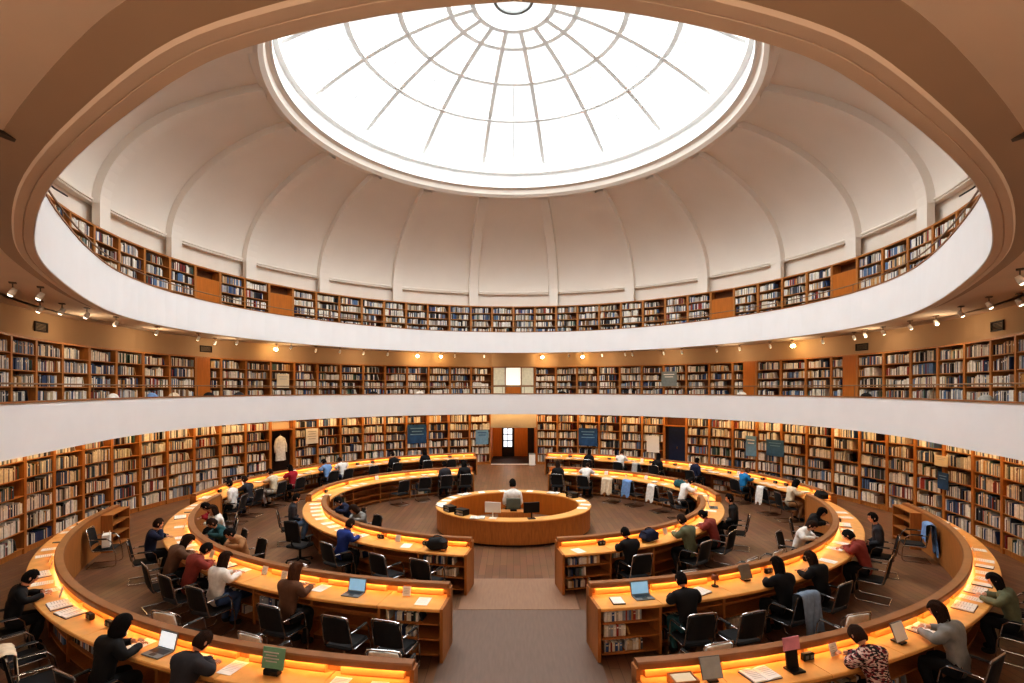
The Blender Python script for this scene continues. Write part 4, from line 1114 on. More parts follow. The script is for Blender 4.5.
drape_near('BR', 781, 600, 'denim_jacket', 'faded denim jacket over the chair back of a long-haired person in black', 'jacket', m=mat('denim', (120, 136, 156), .85, var=.2, scale=14), w=.43, back=.6, front=.2, occ=True)
drape_near('TR', 655, 494, 'jacket', 'white jacket hung over a chair inside the inner ring at right', 'jacket', m=CLOTH['white'], w=.42)
drape_near('TR', 635, 490, 'jacket', 'blue jacket hung over a chair inside the inner ring at right', 'jacket', m=CLOTH['sky'], w=.42)
drape_near('TR', 622, 488, 'jacket', 'ivory jacket hung over the chair left of the blue jacket', 'jacket', m=CLOTH['cream'], w=.42)
drape_near('SR', 739, 487, 'scarf', 'white scarf hung over a chair behind the bright blue jumper', 'scarf', m=CLOTH['white'], w=.3)
drape_near('SR', 768, 501, 'coat', 'pale grey coat hung over a chair before the navy blue door', 'coat', m=CLOTH['lightgrey'], w=.3)

# white coat hanging in the dark doorway
b = MB(); n = 20; vs = []; prof = [(.02, 2.06), (.07, 2.03), (.20, 1.94), (.23, 1.7), (.23, 1.2), (.26, .95), (.24, .93)]
for r_, z in prof:
    for k in range(n):
        a = 2 * PI * k / n; rr = r_ * (1 + .10 * sin(a * 5 + z * 2)); vs.append((rr * cos(a), rr * sin(a) * .42, z))
fs = [(i * n + k, i * n + (k + 1) % n, (i + 1) * n + (k + 1) % n, (i + 1) * n + k) for i in range(len(prof) - 1) for k in range(n)]
b.add(vs, fs, CLOTH['white']); 
t = thing('hanging_coat', 'long white coat hanging in the dark doorway of the left bookcases', 'coat', DOORM @ Vector((-.05, .12, 0)), DOORM.to_euler().z)
put('coat_body', b, t, True)
for s in (-1, 1):
    b = MB(); b.tube([(s * .17, 0, 1.93), (s * .26, -.02, 1.6), (s * .25, -.05, 1.3)], [.055, .06, .05], CLOTH['white']); put('sleeve', b, t, True)
b = MB(); b.tube([(0, 0, 2.05), (0, 0, 2.1), (.03, .03, 2.13), (0, .09, 2.12), (0, .2, 2.12)], .008, CHROME); put('hook', b, t)

# ------------------------------------------------------------------ things on the worktops
def flat_paper(b, w, d, m, z=.0): b.box(0, 0, z + .002, w, d, .004, m)
def mk_paper(c):
    b = MB(); flat_paper(b, .21, .297, PAPER)
    for i in range(7): b.box(-.01, .11 - i * .03, .0043, .15 - .03 * (i % 3 == 2), .006, .0006, PRINT)
    return b.mesh('paper_sheet')
def mk_openbook():
    b = MB(); n = 6
    b.box(0, 0, .004, .40, .27, .008, BMAT[6])
    for s in (-1, 1):
        vs = []
        for i in range(n + 1):
            u = i / n; z = .010 + .022 * sin(min(1, u * 1.4) * PI * .55) * (1 - .35 * u); x = s * (.002 + u * .19)
            vs += [(x, -.13, .008), (x, .13, .008), (x, -.13, z), (x, .13, z)]
        fs = []
        for i in range(n):
            a = i * 4; c = a + 4; fs += [(a + 2, c + 2, c + 3, a + 3), (a, a + 2, c + 2, c), (a + 1, c + 1, c + 3, a + 3)]
        fs.append((n * 4, n * 4 + 1, n * 4 + 3, n * 4 + 2))
        b.add(vs, fs, PAPER)
        for i in range(6): b.box(s * .10, .09 - i * .034, .031, .13, .007, .001, PRINT, Matrix.Rotation(s * -.03, 3, 'Y'))
    return b.mesh('open_book')
def mk_notebook():
    b = MB(); b.box(0, 0, .008, .2, .27, .016, BLACKP, bev=.003); b.box(0, 0, .0185, .185, .255, .004, PAPER); return b.mesh('notebook')
def mk_card():
    b = MB(); Mx = Matrix.Rotation(rad(-16), 3, 'X'); b.box(0, 0, .076, .14, .006, .15, PAPER, Mx)
    for i in range(4): b.box(0, -.005 + (.036 - i * .022) * .287, .112 - i * .022, .10 - .02 * (i % 2), .004, .007, PRINT, Mx)
    return b.mesh('notice_card')
def mk_socket():
    b = MB(); b.box(0, 0, .045, .17, .07, .09, BLACKP, bev=.012); b.box(-.04, -.036, .05, .045, .004, .045, GREYP); b.box(.04, -.036, .05, .045, .004, .045, GREYP); return b.mesh('power_socket')
def mk_cup():
    b = MB(); b.lathe([(.0, 0), (.032, 0), (.040, .10), (.042, .105), (.037, .105), (.03, .01), (0, .01)], PAPER, n=14); b.lathe([(.042, .10), (.044, .106), (.030, .115), (0, .115)], BLACKP, n=14); return b.mesh('paper_cup')
def mk_phone():
    b = MB(); b.box(0, 0, .005, .075, .15, .01, BLACKP, bev=.003); b.box(0, 0, .0105, .066, .13, .001, GREYP); return b.mesh('phone')
def mk_stack():
    b = MB(); z = 0; rr = random.Random(5)
    return None
KM = {'paper_sheet': mk_paper(0), 'open_book': mk_openbook(), 'notebook': mk_notebook(), 'notice_card': mk_card(), 'power_socket': mk_socket(), 'paper_cup': mk_cup(), 'phone': mk_phone()}
KT = {'paper_sheet': ('white printed sheet', 'paper', 'loose papers on the desks'), 'open_book': ('open book', 'book', 'open books on the desks'), 'notebook': ('black covered notepad', 'notebook', 'notepads on the desks'),
      'notice_card': ('white card on the back panel', 'card', 'cards along the back panels'), 'power_socket': ('black power socket box', 'socket', 'socket boxes along the desks'), 'paper_cup': ('white lidded paper cup', 'cup', 'paper cups on the desks'), 'phone': ('dark phone', 'phone', 'phones on the desks')}
SPOTS = {}
for A in ARCS.values():
    rng = random.Random('items' + A.key); items = []
    for k in range(A.nb):       # along the back panels: one card or socket at the gaps
        d = A.bd[k]
        if k > 0: items.append(('power_socket' if rng.random() < .6 else 'notice_card', d + rng.uniform(-.02, .02), .125, 0))
        if rng.random() < .6: items.append((rng.choice(['notice_card', 'notice_card', 'power_socket']), A.bd[k] + (.5 + rng.uniform(-.2, .2)) * (A.bd[k + 1] - A.bd[k]), .155, rng.uniform(-.1, .1)))
    d = .35
    while d < A.len - .3:
        kd = rng.choices(['paper_sheet', 'open_book', 'notebook', 'paper_cup', 'phone', None], [46, 20, 8, 4, 6, 14])[0]
        if kd == 'paper_cup': items.append((kd, d, .22, 0))
        elif kd: items.append((kd, d, rng.uniform(max(.24, A.wtd - .28), max(.27, A.wtd - .2)), rng.uniform(-.35, .35) * (1 if A.wtd > .5 else .4)))
        d += rng.uniform(.38, .56)
    SPOTS[A.key] = items
# the singular things named from the photograph keep their places free
SINGLE = []
def desk_pos(key, px, py, h, off):
    off = min(off, ARCS[key].wtd - .2)
    A = ARCS[key]; best = (1e9, 0)
    for i in range(int(A.len / .02)):
        (x, y), rz = A.frame(i * .02, off); q = proj((x, y, h)); d = math.hypot(q[0] - px, q[1] - py)
        if d < best[0]: best = (d, i * .02)
    dist = max(.2, min(A.len - .2, best[1])); SPOTS[key] = [s for s in SPOTS[key] if abs(s[1] - dist) > .33]
    (x, y), rz = A.frame(dist, off); return (x, y, ZWT + .001), rz
def single(name, label, cat, key, px, py, off, parts, h=.9, turn=0, group=None):
    loc, rz = desk_pos(key, px, py, h, off)
    t = thing(name, label, cat, loc, rz + turn, group)
    for nm, fn in parts:
        b = MB(); fn(b); put(nm, b, t)
    return t
Rx = lambda a: Matrix.Rotation(rad(a), 3, 'X')
def laptop(scr):
    return [('keyboard_base', lambda b: (b.box(0, 0, .009, .32, .22, .016, GREYP, bev=.004), b.box(0, .03, .0175, .27, .10, .002, BLACKP), b.box(0, -.06, .0175, .09, .06, .002, SCREENW if False else BLACKP))),
            ('screen', lambda b: (b.box(0, .135, .115, .32, .012, .21, GREYP, Rx(-14)), b.box(0, .127, .115, .29, .004, .18, scr, Rx(-14))))]
single('laptop', 'open laptop with a pale blue screen on the middle front-left desk', 'laptop', 'BL', 354, 584, .30, laptop(SCREEN))
single('laptop', 'open laptop with a white screen on the outer front-left desk', 'laptop', 'CL', 162, 632, .30, laptop(SCREENW))
single('laptop', 'open laptop with pale screen at the right bend of the inner ring', 'laptop', 'AR', 722, 503, .30, laptop(SCREEN))
single('laptop', 'open silver laptop at the aisle end of the middle front-right desk', 'laptop', 'BR', 643, 592, .30, laptop(SCREEN))
sign = lambda m: [('board', lambda b: (b.box(0, .02, .18, .30, .012, .24, m, Rx(-10)), *[b.box(-.02, .012 - .004, .25 - i * .035, .2 - .05 * (i % 2), .012, .012, PRINT, Rx(-10)) for i in range(4)])), ('stand', lambda b: b.box(0, 0, .035, .2, .09, .07, BLACKP, bev=.01))]
single('desk_sign', 'green printed sign in a black stand near the aisle on the outer front-left desk', 'sign', 'CL', 273, 662, .22, sign(GREENS), h=.95)
single('desk_sign', 'pink printed sign over a black stand on the outer front-right desk', 'sign', 'CR', 792, 652, .24, [('board', lambda b: b.box(0, .02, .30, .24, .012, .15, PINKS, Rx(-8))), ('stand', lambda b: (b.box(0, .01, .12, .17, .02, .24, BLACKP, Rx(-8)), b.box(0, -.03, .01, .18, .16, .02, BLACKP)))], h=1.0)
tablet = lambda m: [('screen', lambda b: (b.box(0, .02, .15, .26, .012, .24, GREYP, Rx(-22)), b.box(0, .012, .151, .245, .006, .22, m, Rx(-22)))), ('stand', lambda b: b.box(0, .02, .02, .12, .14, .02, BLACKP))]
single('reading_stand', 'silver tilted reading stand near the aisle on the outer front-right desk', 'stand', 'CR', 712, 668, .24, tablet(mat('silver_sheet', (170, 174, 172), .5)), h=.95)
single('reading_stand', 'white sheet on a tilted reading stand left of the person in the grey sweater', 'stand', 'CR', 895, 618, .28, tablet(PAPER), h=.95)
single('picture_frame', 'grey framed notice on the middle front-right desk', 'frame', 'BR', 745, 568, .21, tablet(mat('grey_notice', (126, 120, 110), .6)), h=.95)
single('table_lamp', 'small brown table lamp with a rounded shade on the middle front-right desk', 'lamp', 'BR', 715, 576, .2, [('base', lambda b: b.lathe([(0, 0), (.06, 0), (.06, .015), (.012, .025), (.012, .13)], BLACKP, n=16)), ('lamp_shade', lambda b: b.lathe([(.03, .21), (.055, .19), (.07, .12), (.066, .12), (.05, .185), (.03, .205)], mat('brown_shade', (120, 70, 40), .4), n=16))], h=.95)
single('wooden_tray', 'small wooden box tray at the aisle end of the outer front-right desk', 'tray', 'CR', 683, 676, .26, [('tray_body', lambda b: [b.box(x, y, .05, sx, sy, .10, DESKSIDE) for x, y, sx, sy in ((-.14, 0, .015, .2), (.14, 0, .015, .2), (0, -.1, .295, .015), (0, .1, .295, .015))] + [b.box(0, 0, .006, .28, .2, .012, DESKSIDE)]), ('papers', lambda b: b.box(0, 0, .055, .24, .16, .08, CREAMP))], h=.87)
def bagparts(m):
    def body(b):
        sg = lambda v, e: math.copysign(abs(v) ** e, v)
        b.ell((0, 0, .136), (.21, .15, .12), m, nu=20, nv=12, fn=lambda q, p: Vector((.21 * sg(p[0], .6) * (1 - .18 * p[2]) + .02 * sin(7 * p[2]), .15 * sg(p[1], .6) * (1 - .25 * p[2]), .12 * sg(p[2], .7) + .012 * sin(5 * p[0]))))
    def strap(b): b.tube([(-.1, .02, .22), (-.08, .03, .27), (0, .04, .285), (.08, .03, .27), (.1, .02, .22)], .012, BLACKP)
    return [('bag_body', body), ('strap', strap)]
single('backpack', 'black backpack lying on the inner front-left desk near the aisle', 'bag', 'AL', 437, 552, .34, bagparts(BLACKF))
single('backpack', 'dark blue bag lying on the inner front-right desk', 'bag', 'AR', 650, 542, .30, bagparts(CLOTH['navy']))
single('backpack', 'dark teal bag on the inner rear-right desk', 'bag', 'TR', 679, 487, .3, bagparts(CLOTH['teal']))
single('backpack', 'black bag on the right bend of the middle desk', 'bag', 'SR', 838, 511, .28, bagparts(BLACKF))
for A in ARCS.values():
    L = sorted(SPOTS[A.key], key=lambda s: s[1] if A.d > 0 else -s[1]); cnt = {}
    used = []; busy = [c[1] for c in CHAIRS if c[0] is A and c[5]]
    for kd, d, off, rot in L:
        if off > .17 and any(abs(d - d2) < .42 for d2 in busy):
            if kd in ('paper_cup', 'phone'): continue
            if kd == 'open_book' and A.key[0] == 'T': kd = 'paper_sheet'
            off = .225 if kd != 'open_book' else .21; rot *= .05
        if any(abs(d - d2) < (.43 if kd == 'open_book' else .32) and abs(off - o2) < .27 for d2, o2 in used): continue
        used.append((d, off)); cnt[kd] = cnt.get(kd, 0) + 1
        (x, y), rz = A.frame(d, off)
        o = link(kd, KM[kd], None, (x, y, ZWT + .0015), rz + rot)
        tag(o, '%s, %s from the aisle on %s' % (KT[kd][0], nth(cnt[kd]), A.txt), KT[kd][1], KT[kd][2])

# things on the round counter and behind it
def on_counter(name, label, cat, th, off, parts, turn=0, group=None):
    p, n = dpt(rad(th)); t = thing(name, label, cat, (p[0] + n[0] * off, p[1] + n[1] * off, HD + .001), math.atan2(-n[0], n[1]) + turn, group)
    for nm, fn in parts:
        b = MB(); fn(b); put(nm, b, t)
mon = lambda m, fr: [('screen', lambda b: (b.box(0, 0, .30, .44, .03, .28, fr, bev=.006), b.box(0, .018, .30, .41, .002, .25, m))), ('stand', lambda b: (b.tube([(0, 0, .01), (0, 0, .2)], .018, fr), b.box(0, 0, .008, .2, .16, .016, fr)))]
tray_ = [('tray_body', lambda b: [b.box(0, 0, z, .34, .25, .012, BLACKP) for z in (.007, .08, .15)] + [b.box(sx * .165, 0, .08, .012, .25, .15, BLACKP) for sx in (-1, 1)]), ('papers', lambda b: (b.box(0, 0, .03, .27, .2, .03, PAPER), b.box(0, 0, .105, .27, .2, .03, CREAMP)))]
on_counter('monitor', 'white computer monitor on the front rim of the round counter', 'monitor', 195, -.2, mon(SCREENW, PAPER), PI)
on_counter('monitor', 'black computer monitor on the front right rim of the round counter', 'monitor', 167, -.2, mon(BLACKP, BLACKP), PI)
on_counter('document_tray', 'black document tray on the left rim of the round counter', 'tray', 238, -.2, tray_, 0)
on_counter('document_tray', 'black document tray on the right rim of the round counter', 'tray', 62, -.2, tray_, 0)
on_counter('document_tray', 'small black document tray at the front left of the round counter', 'tray', 222, -.2, tray_, 0)
for i, (th, off) in enumerate(((258, -.18), (270, -.15), (282, -.2), (296, -.17), (312, -.18), (330, -.2), (350, -.18), (15, -.2), (38, -.17), (80, -.2), (96, -.16), (110, -.2), (206, -.12))):
    p, n = dpt(rad(th)); kd = 'open_book' if i % 4 == 0 else 'paper_sheet'
    o = link(kd, KM[kd], None, (p[0] + n[0] * off, p[1] + n[1] * off, HD + .0015), math.atan2(-n[0], n[1]) + R.uniform(-.4, .4))
    tag(o, '%s on the round counter, %s going clockwise from its left' % ('open book' if i % 4 == 0 else 'white sheet', nth(i + 1)), 'book' if i % 4 == 0 else 'paper', 'papers on the round counter')
person('person in a white shirt with dark hair seated behind the round counter', (-.02, DCY - .60, .03), .0, 'sit', 'white', 'black', 'short', 'black', 0, 'staff at the round counter', 1.12)
dup(first, (-.02, DCY - .66, 0), 0, 'chair of the person inside the round counter', 'chairs inside the round counter')
t = thing('cabinet', 'low wooden cabinet with two doors inside the round counter', 'cabinet', (.05, DCY - 1.28, 0))
b = MB(); b.box(0, 0, .39, .95, .34, .78, WOODCASE); put('cabinet_body', b, t)
for s in (-1, 1):
    b = MB(); b.box(s * .235, .178, .39, .45, .018, .70, CORRW); o = put('door', b, t)
    b = MB(); b.box(s * .05, .192, .45, .012, .012, .1, CHROME); put('handle', b, o)
t = thing('monitor', 'grey green monitor back on the cabinet inside the round counter', 'monitor', (.0, DCY - 1.28, .781))
b = MB(); b.box(0, 0, .2, .40, .04, .3, mat('grey_green_plastic', (96, 106, 98), .5), bev=.01); put('screen', b, t)
b = MB(); b.box(0, 0, .025, .18, .14, .05, BLACKP); put('stand', b, t)

# inside the outer ring, left and right ends
x, y = unproj(88, 585, 0); x, y = -10.2, 13.3
t = dup(first, (-9.72, 12.4, 0), -1.2, 'black chair standing inside the outer ring at left', 'black reading chairs at the desks')
t = thing('paper_bag', 'white paper bag standing on the chair inside the outer ring at left', 'bag', (-9.72, 12.42, .43), -1.0)
b = MB(); b.box(0, 0, .15, .30, .16, .30, PAPER, bev=.01); put('bag_body', b, t)
for s in (-1, 1):
    b = MB(); b.tube([(-.06, s * .06, .29), (-.05, s * .06, .36), (.05, s * .06, .36), (.06, s * .06, .29)], .005, CREAMP); put('handle', b, t)
rs = dup(first, (9.8, 12.75, 0), 1.1, 'black chair under the light blue jacket inside the right end of the outer ring', 'black reading chairs at the desks')
drape('jacket', 'light blue jacket over the chair inside the right end of the outer ring', 'jacket', 9.8, 12.75, 1.1, CLOTH['sky'], w=.42, back=.65)

# ------------------------------------------------------------------ notices on the bookcases
def notice(level, px, py, w, h, m, name, label, cat, lines=0, fm=None):
    best = None
    for (lv, s, k), (M, rz, kind) in CASES.items():
        if lv != level: continue
        p = M.translation; q = proj((p[0], p[1], 2))
        if best is None or abs(q[0] - px) < best[0]: best = (abs(q[0] - px), M, rz)
    M = best[1]; d = M.translation.y; z = EYE - (py - HY) * d / F_PX; lx = 0.0
    for _ in range(40): lx += (px - proj(M @ Vector((lx, -.03, 0)))[0]) * d / F_PX * .5
    lx = max(-LEVEL[level]['w'], min(LEVEL[level]['w'], lx)); d = (M @ Vector((lx, 0, 0))).y; z = EYE - (py - HY) * d / F_PX
    b = MB(); b.box(0, 0, 0, w, .02, h, m, bev=.004)
    for i in range(lines): b.box(0, -.012, h * .3 - i * h * .16, w * (.7 - .15 * (i % 2)), .006, h * .05, fm or PRINT)
    o = put(name, b); p = M @ Vector((lx, -.03, 0)); o.location = (p.x, p.y, z); o.rotation_euler = (0, 0, rz if False else best[2]); tag(o, label, cat)
BLUEP = mat('blue_poster', (44, 84, 128), .5, var=.3, scale=3); BLUEL = mat('blue_pale', (120, 160, 190), .5)
notice('ground', 417, 434, 1.02, 1.0, BLUEP, 'poster', 'blue poster on the bookcases left of the corridor', 'poster', 3, BLUEL)
notice('ground', 588, 437, 1.02, .95, BLUEP, 'poster', 'blue poster with a pale lower panel right of the corridor', 'poster', 3, BLUEL)
notice('ground', 312, 436, .62, .72, PAPER, 'poster', 'cream poster on the bookcase right of the dark doorway', 'poster', 4)
notice('ground', 653, 444, .66, .85, PAPER, 'notice_board', 'white board on the bookcase left of the navy blue door', 'board')
notice('ground', 751, 446, .5, .9, BLUEL, 'poster', 'pale blue panel with two sheets on the right bookcases', 'poster', 2, PAPER)
notice('ground', 775, 448, .8, .7, mat('mid_blue_poster', (70, 110, 140), .5), 'poster', 'mid blue poster on the right bookcases', 'poster', 2, BLUEL)
notice('ground', 482, 437, .7, .8, BLUEL, 'poster', 'pale blue poster on the bookcase next to the corridor', 'poster', 2, BLUEP)
notice('gallery', 669, 379, .8, .75, mat('grey_poster', (130, 140, 140), .5), 'poster', 'grey picture on the lower gallery bookcases right of the glazed doors', 'poster', 2, PAPER)
notice('gallery', 283, 381, .6, .62, CREAMP, 'poster', 'cream notice on the lower gallery bookcases at left', 'poster', 2, PRINT)
notice('ground', 943, 481, .45, .5, BLUEP, 'poster', 'small blue poster on the far right ground bookcases', 'poster', 2, BLUEL)
notice('ground', 941, 461, .5, .32, CREAMP, 'poster', 'small cream notice above the small blue poster at far right', 'poster', 2, PRINT)
# white bin by the corridor
t = thing('waste_bin', 'white bin standing right of the corridor threshold', 'bin', (1.32 - .3, yf - .32, 0))
b = MB(); b.box(0, 0, .3, .34, .30, .6, PAPER, bev=.02); put('bin_body', b, t)
b = MB(); b.box(0, 0, .62, .36, .32, .04, GREYP, bev=.01); put('lid', b, t)

# ------------------------------------------------------------------ gallery rail, spotlights, vents, cables
t = thing('guard_rail', 'thin brown guard rail running along the lower gallery parapet', 'railing')
rp = [((x + nx * .10, y + ny * .10), (nx, ny)) for (x, y), (nx, ny) in PAR]; zt = hk(3.2)
b = MB(); b.tube([(p[0], p[1], zt) for p, n in rp], .022, RODM, n=6); put('handrail', b, t)
for i in range(0, len(rp), 6):
    p, n = rp[i]
    b = MB(); b.tube([(p[0], p[1], ZL2 + .034), (p[0], p[1], zt)], .012, RODM, n=6); put('post', b, t)
t = thing('guard_rail', 'thin dark guard rail running along the upper gallery parapet', 'railing')
zt3 = ZP3 + .28
pp = [((x + nx * .05, y + ny * .05)) for (x, y), (nx, ny) in OPEN if y > 4.5]
i0 = max(range(len(pp)), key=lambda i: (pp[i][0] - pp[i - 1][0]) ** 2 + (pp[i][1] - pp[i - 1][1]) ** 2); pp = pp[i0:] + pp[:i0]
b = MB(); b.tube([(x, y, zt3) for x, y in pp], .018, RODM, n=6); put('handrail', b, t)
for x, y in pp[::6]:
    b = MB(); b.tube([(x, y, ZP3 + .028), (x, y, zt3)], .010, RODM, n=6); put('post', b, t)

SP = [(12.6, 293, 1), (40.5, 297, 1), (40, 310, 1), (62, 312, 1), (87, 316, 1), (116, 324, 1), (157, 333, 1), (198.5, 339, 0), (215, 343, 0), (237, 343, 0), (265.6, 349, 2), (291, 347.5, 0), (316, 350.6, 0), (340, 351.8, 1), (363, 353.5, 0), (387, 354.5, 0), (412.7, 356.5, 2), (439, 356.5, 2), (455, 356, 0), (483.5, 357, 1),
      (543, 357, 2), (568.7, 355.5, 0), (585.6, 357, 2), (602, 355.5, 0), (625, 354.5, 0), (640, 356, 1), (665, 353.6, 0), (690, 353.5, 1), (721, 351, 0), (745, 349.5, 0), (770, 346.5, 0), (794.5, 345, 2), (824, 342, 0), (854, 338, 0), (865, 335.5, 0), (883, 333, 1), (910, 327.5, 1), (936, 323, 1), (961, 314.5, 1), (989, 306, 1), (1019, 303, 1), (1020, 281, 1)]
def make_spot(level):
    P = []
    b = MB(); b.box(0, 0, -.012, .10, .10, .024, TRACK); b.tube([(0, 0, -.02), (0, 0, -.13)], .01, TRACK, n=6); P.append(('mount', b.mesh('mount')))
    b = MB(); b.lathe([(0, .075), (.04, .07), (.05, .0), (.052, -.07), (.044, -.07), (.042, -.03), (0, -.03)], PAPER, n=14, M=Matrix.Translation((0, 0, -.18)) @ Matrix.Rotation(rad(28), 4, 'X')); P.append(('lamp_head', b.mesh('lamp_head', True)))
    b = MB(); r_ = .043 if level < 2 else .085
    b.ell((0, 0, 0), (r_, r_, .03 if level < 2 else .07), (BULBD if level < 2 else BULBB), nu=12, nv=8, M=(Matrix.Translation((0, 0, -.18)) @ Matrix.Rotation(rad(28), 4, 'X') @ Matrix.Translation((0, 0, -.066))).to_3x3())
    me = b.mesh('bulb', True); mm = Matrix.Translation((0, 0, -.18)) @ Matrix.Rotation(rad(28), 4, 'X') @ Matrix.Translation((0, 0, -.066)); me.transform(Matrix.Translation(mm.translation)); P.append(('bulb', me))
    return P
SPM = {k: make_spot(k) for k in (0, 1, 2)}
for i, (px, py, lv) in enumerate(SP):
    x, y = unproj(px, py, ZS - .2)
    r_ = math.hypot(x, y - CY); rmax = R2W - .15
    if r_ > rmax: x, y = x * rmax / r_, CY + (y - CY) * rmax / r_
    t = thing('ceiling_spotlight', 'small %s ceiling spotlight under the upper gallery, %s from the left' % ('brightly glowing' if lv == 2 else 'white', nth(i + 1)), 'spotlight', (x, y, ZS - .001), math.atan2(-x, y - CY), 'spotlights under the upper gallery')
    for nm, me in SPM[lv]: link(nm, me, t)
for s in (-1, 1):
    for th in range(8, 120, 16):
        p, n = circ(R2W - .55)(rad(s * th)); point('gallery_light', (p[0], p[1], ZS - .45), 13, (1.0, .80, .56), .12)
# vents on the lower gallery wall
for i, (px, py) in enumerate(((41, 327), (206, 349), (862, 347), (998, 326))):
    best = None
    for q in range(-1200, 1201):
        th = rad(q / 10); p, n = circ(R2W + CD)(th)
        if p[1] < 2: continue
        g = proj((p[0], p[1], 5.7))
        if best is None or abs(g[0] - px) < best[0]: best = (abs(g[0] - px), p, n, th)
    p, n = best[1], best[2]; z = EYE + (HY - py) * p[1] / F_PX; z = max(ZC2 + .2, min(ZS - .2, z))
    t = thing('wall_vent', 'dark slatted air vent on the lower gallery wall, %s from the left' % nth(i + 1), 'vent', (p[0], p[1], z), math.atan2(-n[0], n[1]), 'air vents on the gallery wall')
    b = MB()
    for zz in (-.11, .11): b.box(0, -.012, zz, .52, .03, .03, VENTD)
    for xx in (-.25, .25): b.box(xx, -.012, 0, .03, .03, .25, VENTD)
    put('frame', b, t); b = MB()
    for q in range(6): b.box(0, -.006, -.085 + q * .034, .48, .012, .02, BLACKP, Rx(25))
    put('grille', b, t)
# cable brackets at the ends of the upper bookcases
for s, nm in ((-1, 'left'), (1, 'right')):
    p, n = circ(R3W + CD)(rad(s * 113)); z = 8.9
    t = thing('wall_bracket', 'thin black bracket arm on the dome wall at the upper %s' % nm, 'bracket', (p[0], p[1], z), math.atan2(-n[0], n[1]), 'bracket arms at the dome')
    b = MB(); b.tube([(0, 0, 0), (0, -.12, .02), (s * .2, -.3, .06), (s * -.3, -.35, .02), (s * -.9, -.4, .05)], .02, BLACKP, n=6); put('arm', b, t)
    b = MB(); b.box(0, -.01, 0, .1, .03, .16, BLACKP, bev=.005); put('base_plate', b, t)

# bundles seen just above the lower gallery parapet
GB = [(112, 391, 'white', 'white canvas bag'), (152, 391, 'sky', 'light blue bag'), (173, 390, 'cream', 'cream bag'), (209, 390, 'black', 'black bag'), (238, 391, 'charcoal', 'dark grey bag'), (375, 391, 'black', 'small black bag'), (420, 391, 'white', 'white bag'), (563, 390, 'black', 'black bag'), (741, 391, 'white', 'white bag'), (867, 391, 'black', 'black bag'), (982, 392, 'lightgrey', 'light grey bag')]
t0 = None
for i, (px, py, m, lb) in enumerate(GB):
    best = None
    for (x, y), (nx, ny) in PAR:
        p, n = (x + nx * .34, y + ny * .34), (nx, ny)
        if p[1] < 2: continue
        g = proj((p[0], p[1], 4.0))
        if best is None or abs(g[0] - px) < best[0]: best = (abs(g[0] - px), p, n)
    p, n = best[1], best[2]; 
    t = thing('shelf_trolley', '%s on a low trolley behind the gallery parapet, %s from the left' % (lb, nth(i + 1)), 'trolley', (p[0], p[1], Z2F + .011), math.atan2(-n[0], n[1]), 'bag trolleys behind the gallery parapet')
    b = MB(); b.box(0, .0, .40, .5, .2, .03, GREYP); b.box(0, 0, .72, .5, .2, .03, GREYP)
    for xx in (-.24, .24):
        for yy in (-.08, .08): b.box(xx, yy, .37, .02, .02, .74, CHROME)
    put('frame', b, t)
    b = MB(); b.ell((0, 0, .90), (.24, .12, .175), CLOTH[m]); put('bag', b, t, True)

# ------------------------------------------------------------------ books: the 300 nearest one by one, the rest together
def book_frame(B):
    return B['M'] @ Matrix.Translation((B['x'], 0.03, B['z'])) @ Matrix.Rotation(B['t'], 4, 'Y')
vis = []
for B in BOOKS:
    p = book_frame(B) @ Vector((B['w'] / 2, 0, B['h'] / 2)); B['p'] = p
    d = max(.5, p.y); q = proj(p) if p.y > .5 else (-999, -999)
    B['score'] = B['h'] * B['w'] / d ** 2
    ok = 3 < q[0] < 1021 and 3 < q[1] < 680
    lv = B['where'][0]
    if ok and lv in ('ground', 'gallery', 'upper'):
        # hidden behind a parapet?
        if lv == 'ground' and q[1] < 388.5 + 44.5 * U / max(1, p.y) * 0 + 3: ok = False
    elif ok and lv not in ('BL', 'BR', 'AL', 'AR', 'SL', 'SR', 'TL', 'TR'): ok = False    # faces away from the camera
    if ok and lv in ('CL', 'CR'): ok = False
    B['ok'] = ok
vis = sorted([B for B in BOOKS if B['ok']], key=lambda B: -B['score'])[:300]
chosen = set(id(B) for B in vis)
SHELFN = ['bottom', 'second', 'third', 'fourth', 'fifth', 'top']; DSH = ['bottom', 'middle', 'top']
bmcache = {}
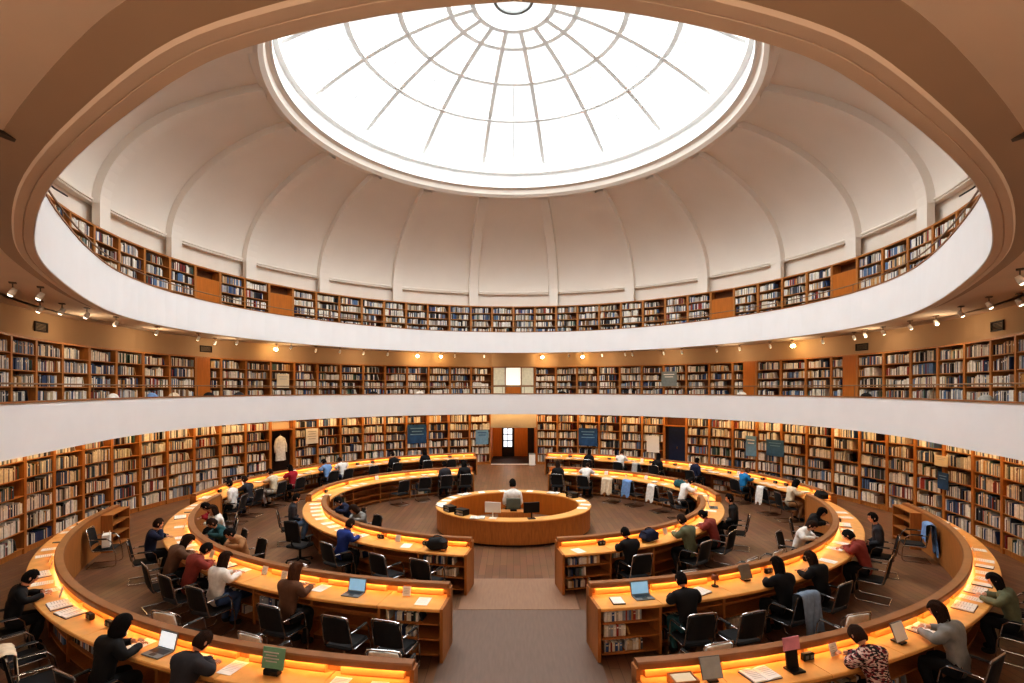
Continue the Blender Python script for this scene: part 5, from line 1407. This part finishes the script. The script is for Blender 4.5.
for B in vis:
    wq, hq, dq = round(B['w'] / .004) * .004, round(B['h'] / .01) * .01, round(B['d'] / .03) * .03
    wq = min(wq, B['w']); hq = min(hq, B['h'])
    key = (round(wq, 4), round(hq, 3), round(dq, 3))
    if key not in bmcache:
        b = MB(); vv, ff = book_verts(*key); b.add(vv, ff[:-1], BMAT[0]); b.add([(x, y, z - .004) for x, y, z in vv[6:]], [(0, 1, 2, 3, 4, 5)], PAPER)
        bw_, bh_, bd_ = key; b.box(bw_ / 2, -.0006, bh_ * .72, bw_ * .72, .0016, bh_ * .12, PAPER if len(bmcache) % 2 else CREAMP)
        bmcache[key] = b.mesh('book')
    o = link('book', bmcache[key]); o.matrix_world = book_frame(B); recolor(o, 0, BMAT[B['c']])
    lv, a1, a2, r = B['where']; cn = BNAME[B['c']]
    if lv in LTXT:
        sd = 'left' if a1 < 0 else 'right'
        lab = '%s book, %s on %s shelf, %s %s %s of %s' % (cn, nth(B['k']), SHELFN[r], nth(a2), LTXT[lv].replace('bookcase', 'case'), sd, LREF[lv])
        gr = 'books on the %s shelves' % {'ground': 'ground-floor', 'gallery': 'lower-gallery', 'upper': 'top-gallery'}[lv]
    else:
        lab = '%s book, %s on %s shelf, %s bay from aisle, %s' % (cn, nth(B['k']), DSH[r], nth(a1), ARCS[lv].txt.replace('the ', '', 1)); gr = 'books under the reading desks'
    tag(o, lab, 'book', gr)
b = MB(); vsl = []
for B in BOOKS:
    if id(B) in chosen: continue
    vv, ff = book_verts(B['w'], B['h'], B['d']); M = book_frame(B)
    if B['p'].y > 13: # far books: plain blocks
        w_, h_, d_ = B['w'], B['h'], B['d']
        vv = [(0, 0, 0), (w_, 0, 0), (w_, d_, 0), (0, d_, 0), (0, 0, h_), (w_, 0, h_), (w_, d_, h_), (0, d_, h_)]; ff = [(3, 2, 1, 0), (4, 5, 6, 7), (0, 1, 5, 4), (1, 2, 6, 5), (2, 3, 7, 6), (3, 0, 4, 7)]
    b.add([M @ Vector(v) for v in vv], ff, BMAT[B['c']])
o = put('shelved_books', b, fix=False); o['kind'] = 'stuff'; tag(o, 'thousands of books filling the more distant wall shelves', 'books')

sc = bpy.context.scene
sc.view_settings.view_transform = 'Standard'; sc.view_settings.exposure = 0.22
try: sc.view_settings.look = 'Medium High Contrast'
except Exception: pass
sc.cycles.max_bounces = 6; sc.cycles.diffuse_bounces = 4; sc.cycles.glossy_bounces = 2; sc.cycles.transparent_max_bounces = 8
sc.cycles.use_denoising = True; sc.cycles.sample_clamp_indirect = 6.0; sc.cycles.caustics_reflective = False; sc.cycles.caustics_refractive = False

for o in bpy.data.objects:
    if o.get('label') and not (4 <= len(o['label'].split()) <= 16): print('LABELLEN', o.name, o['label'])
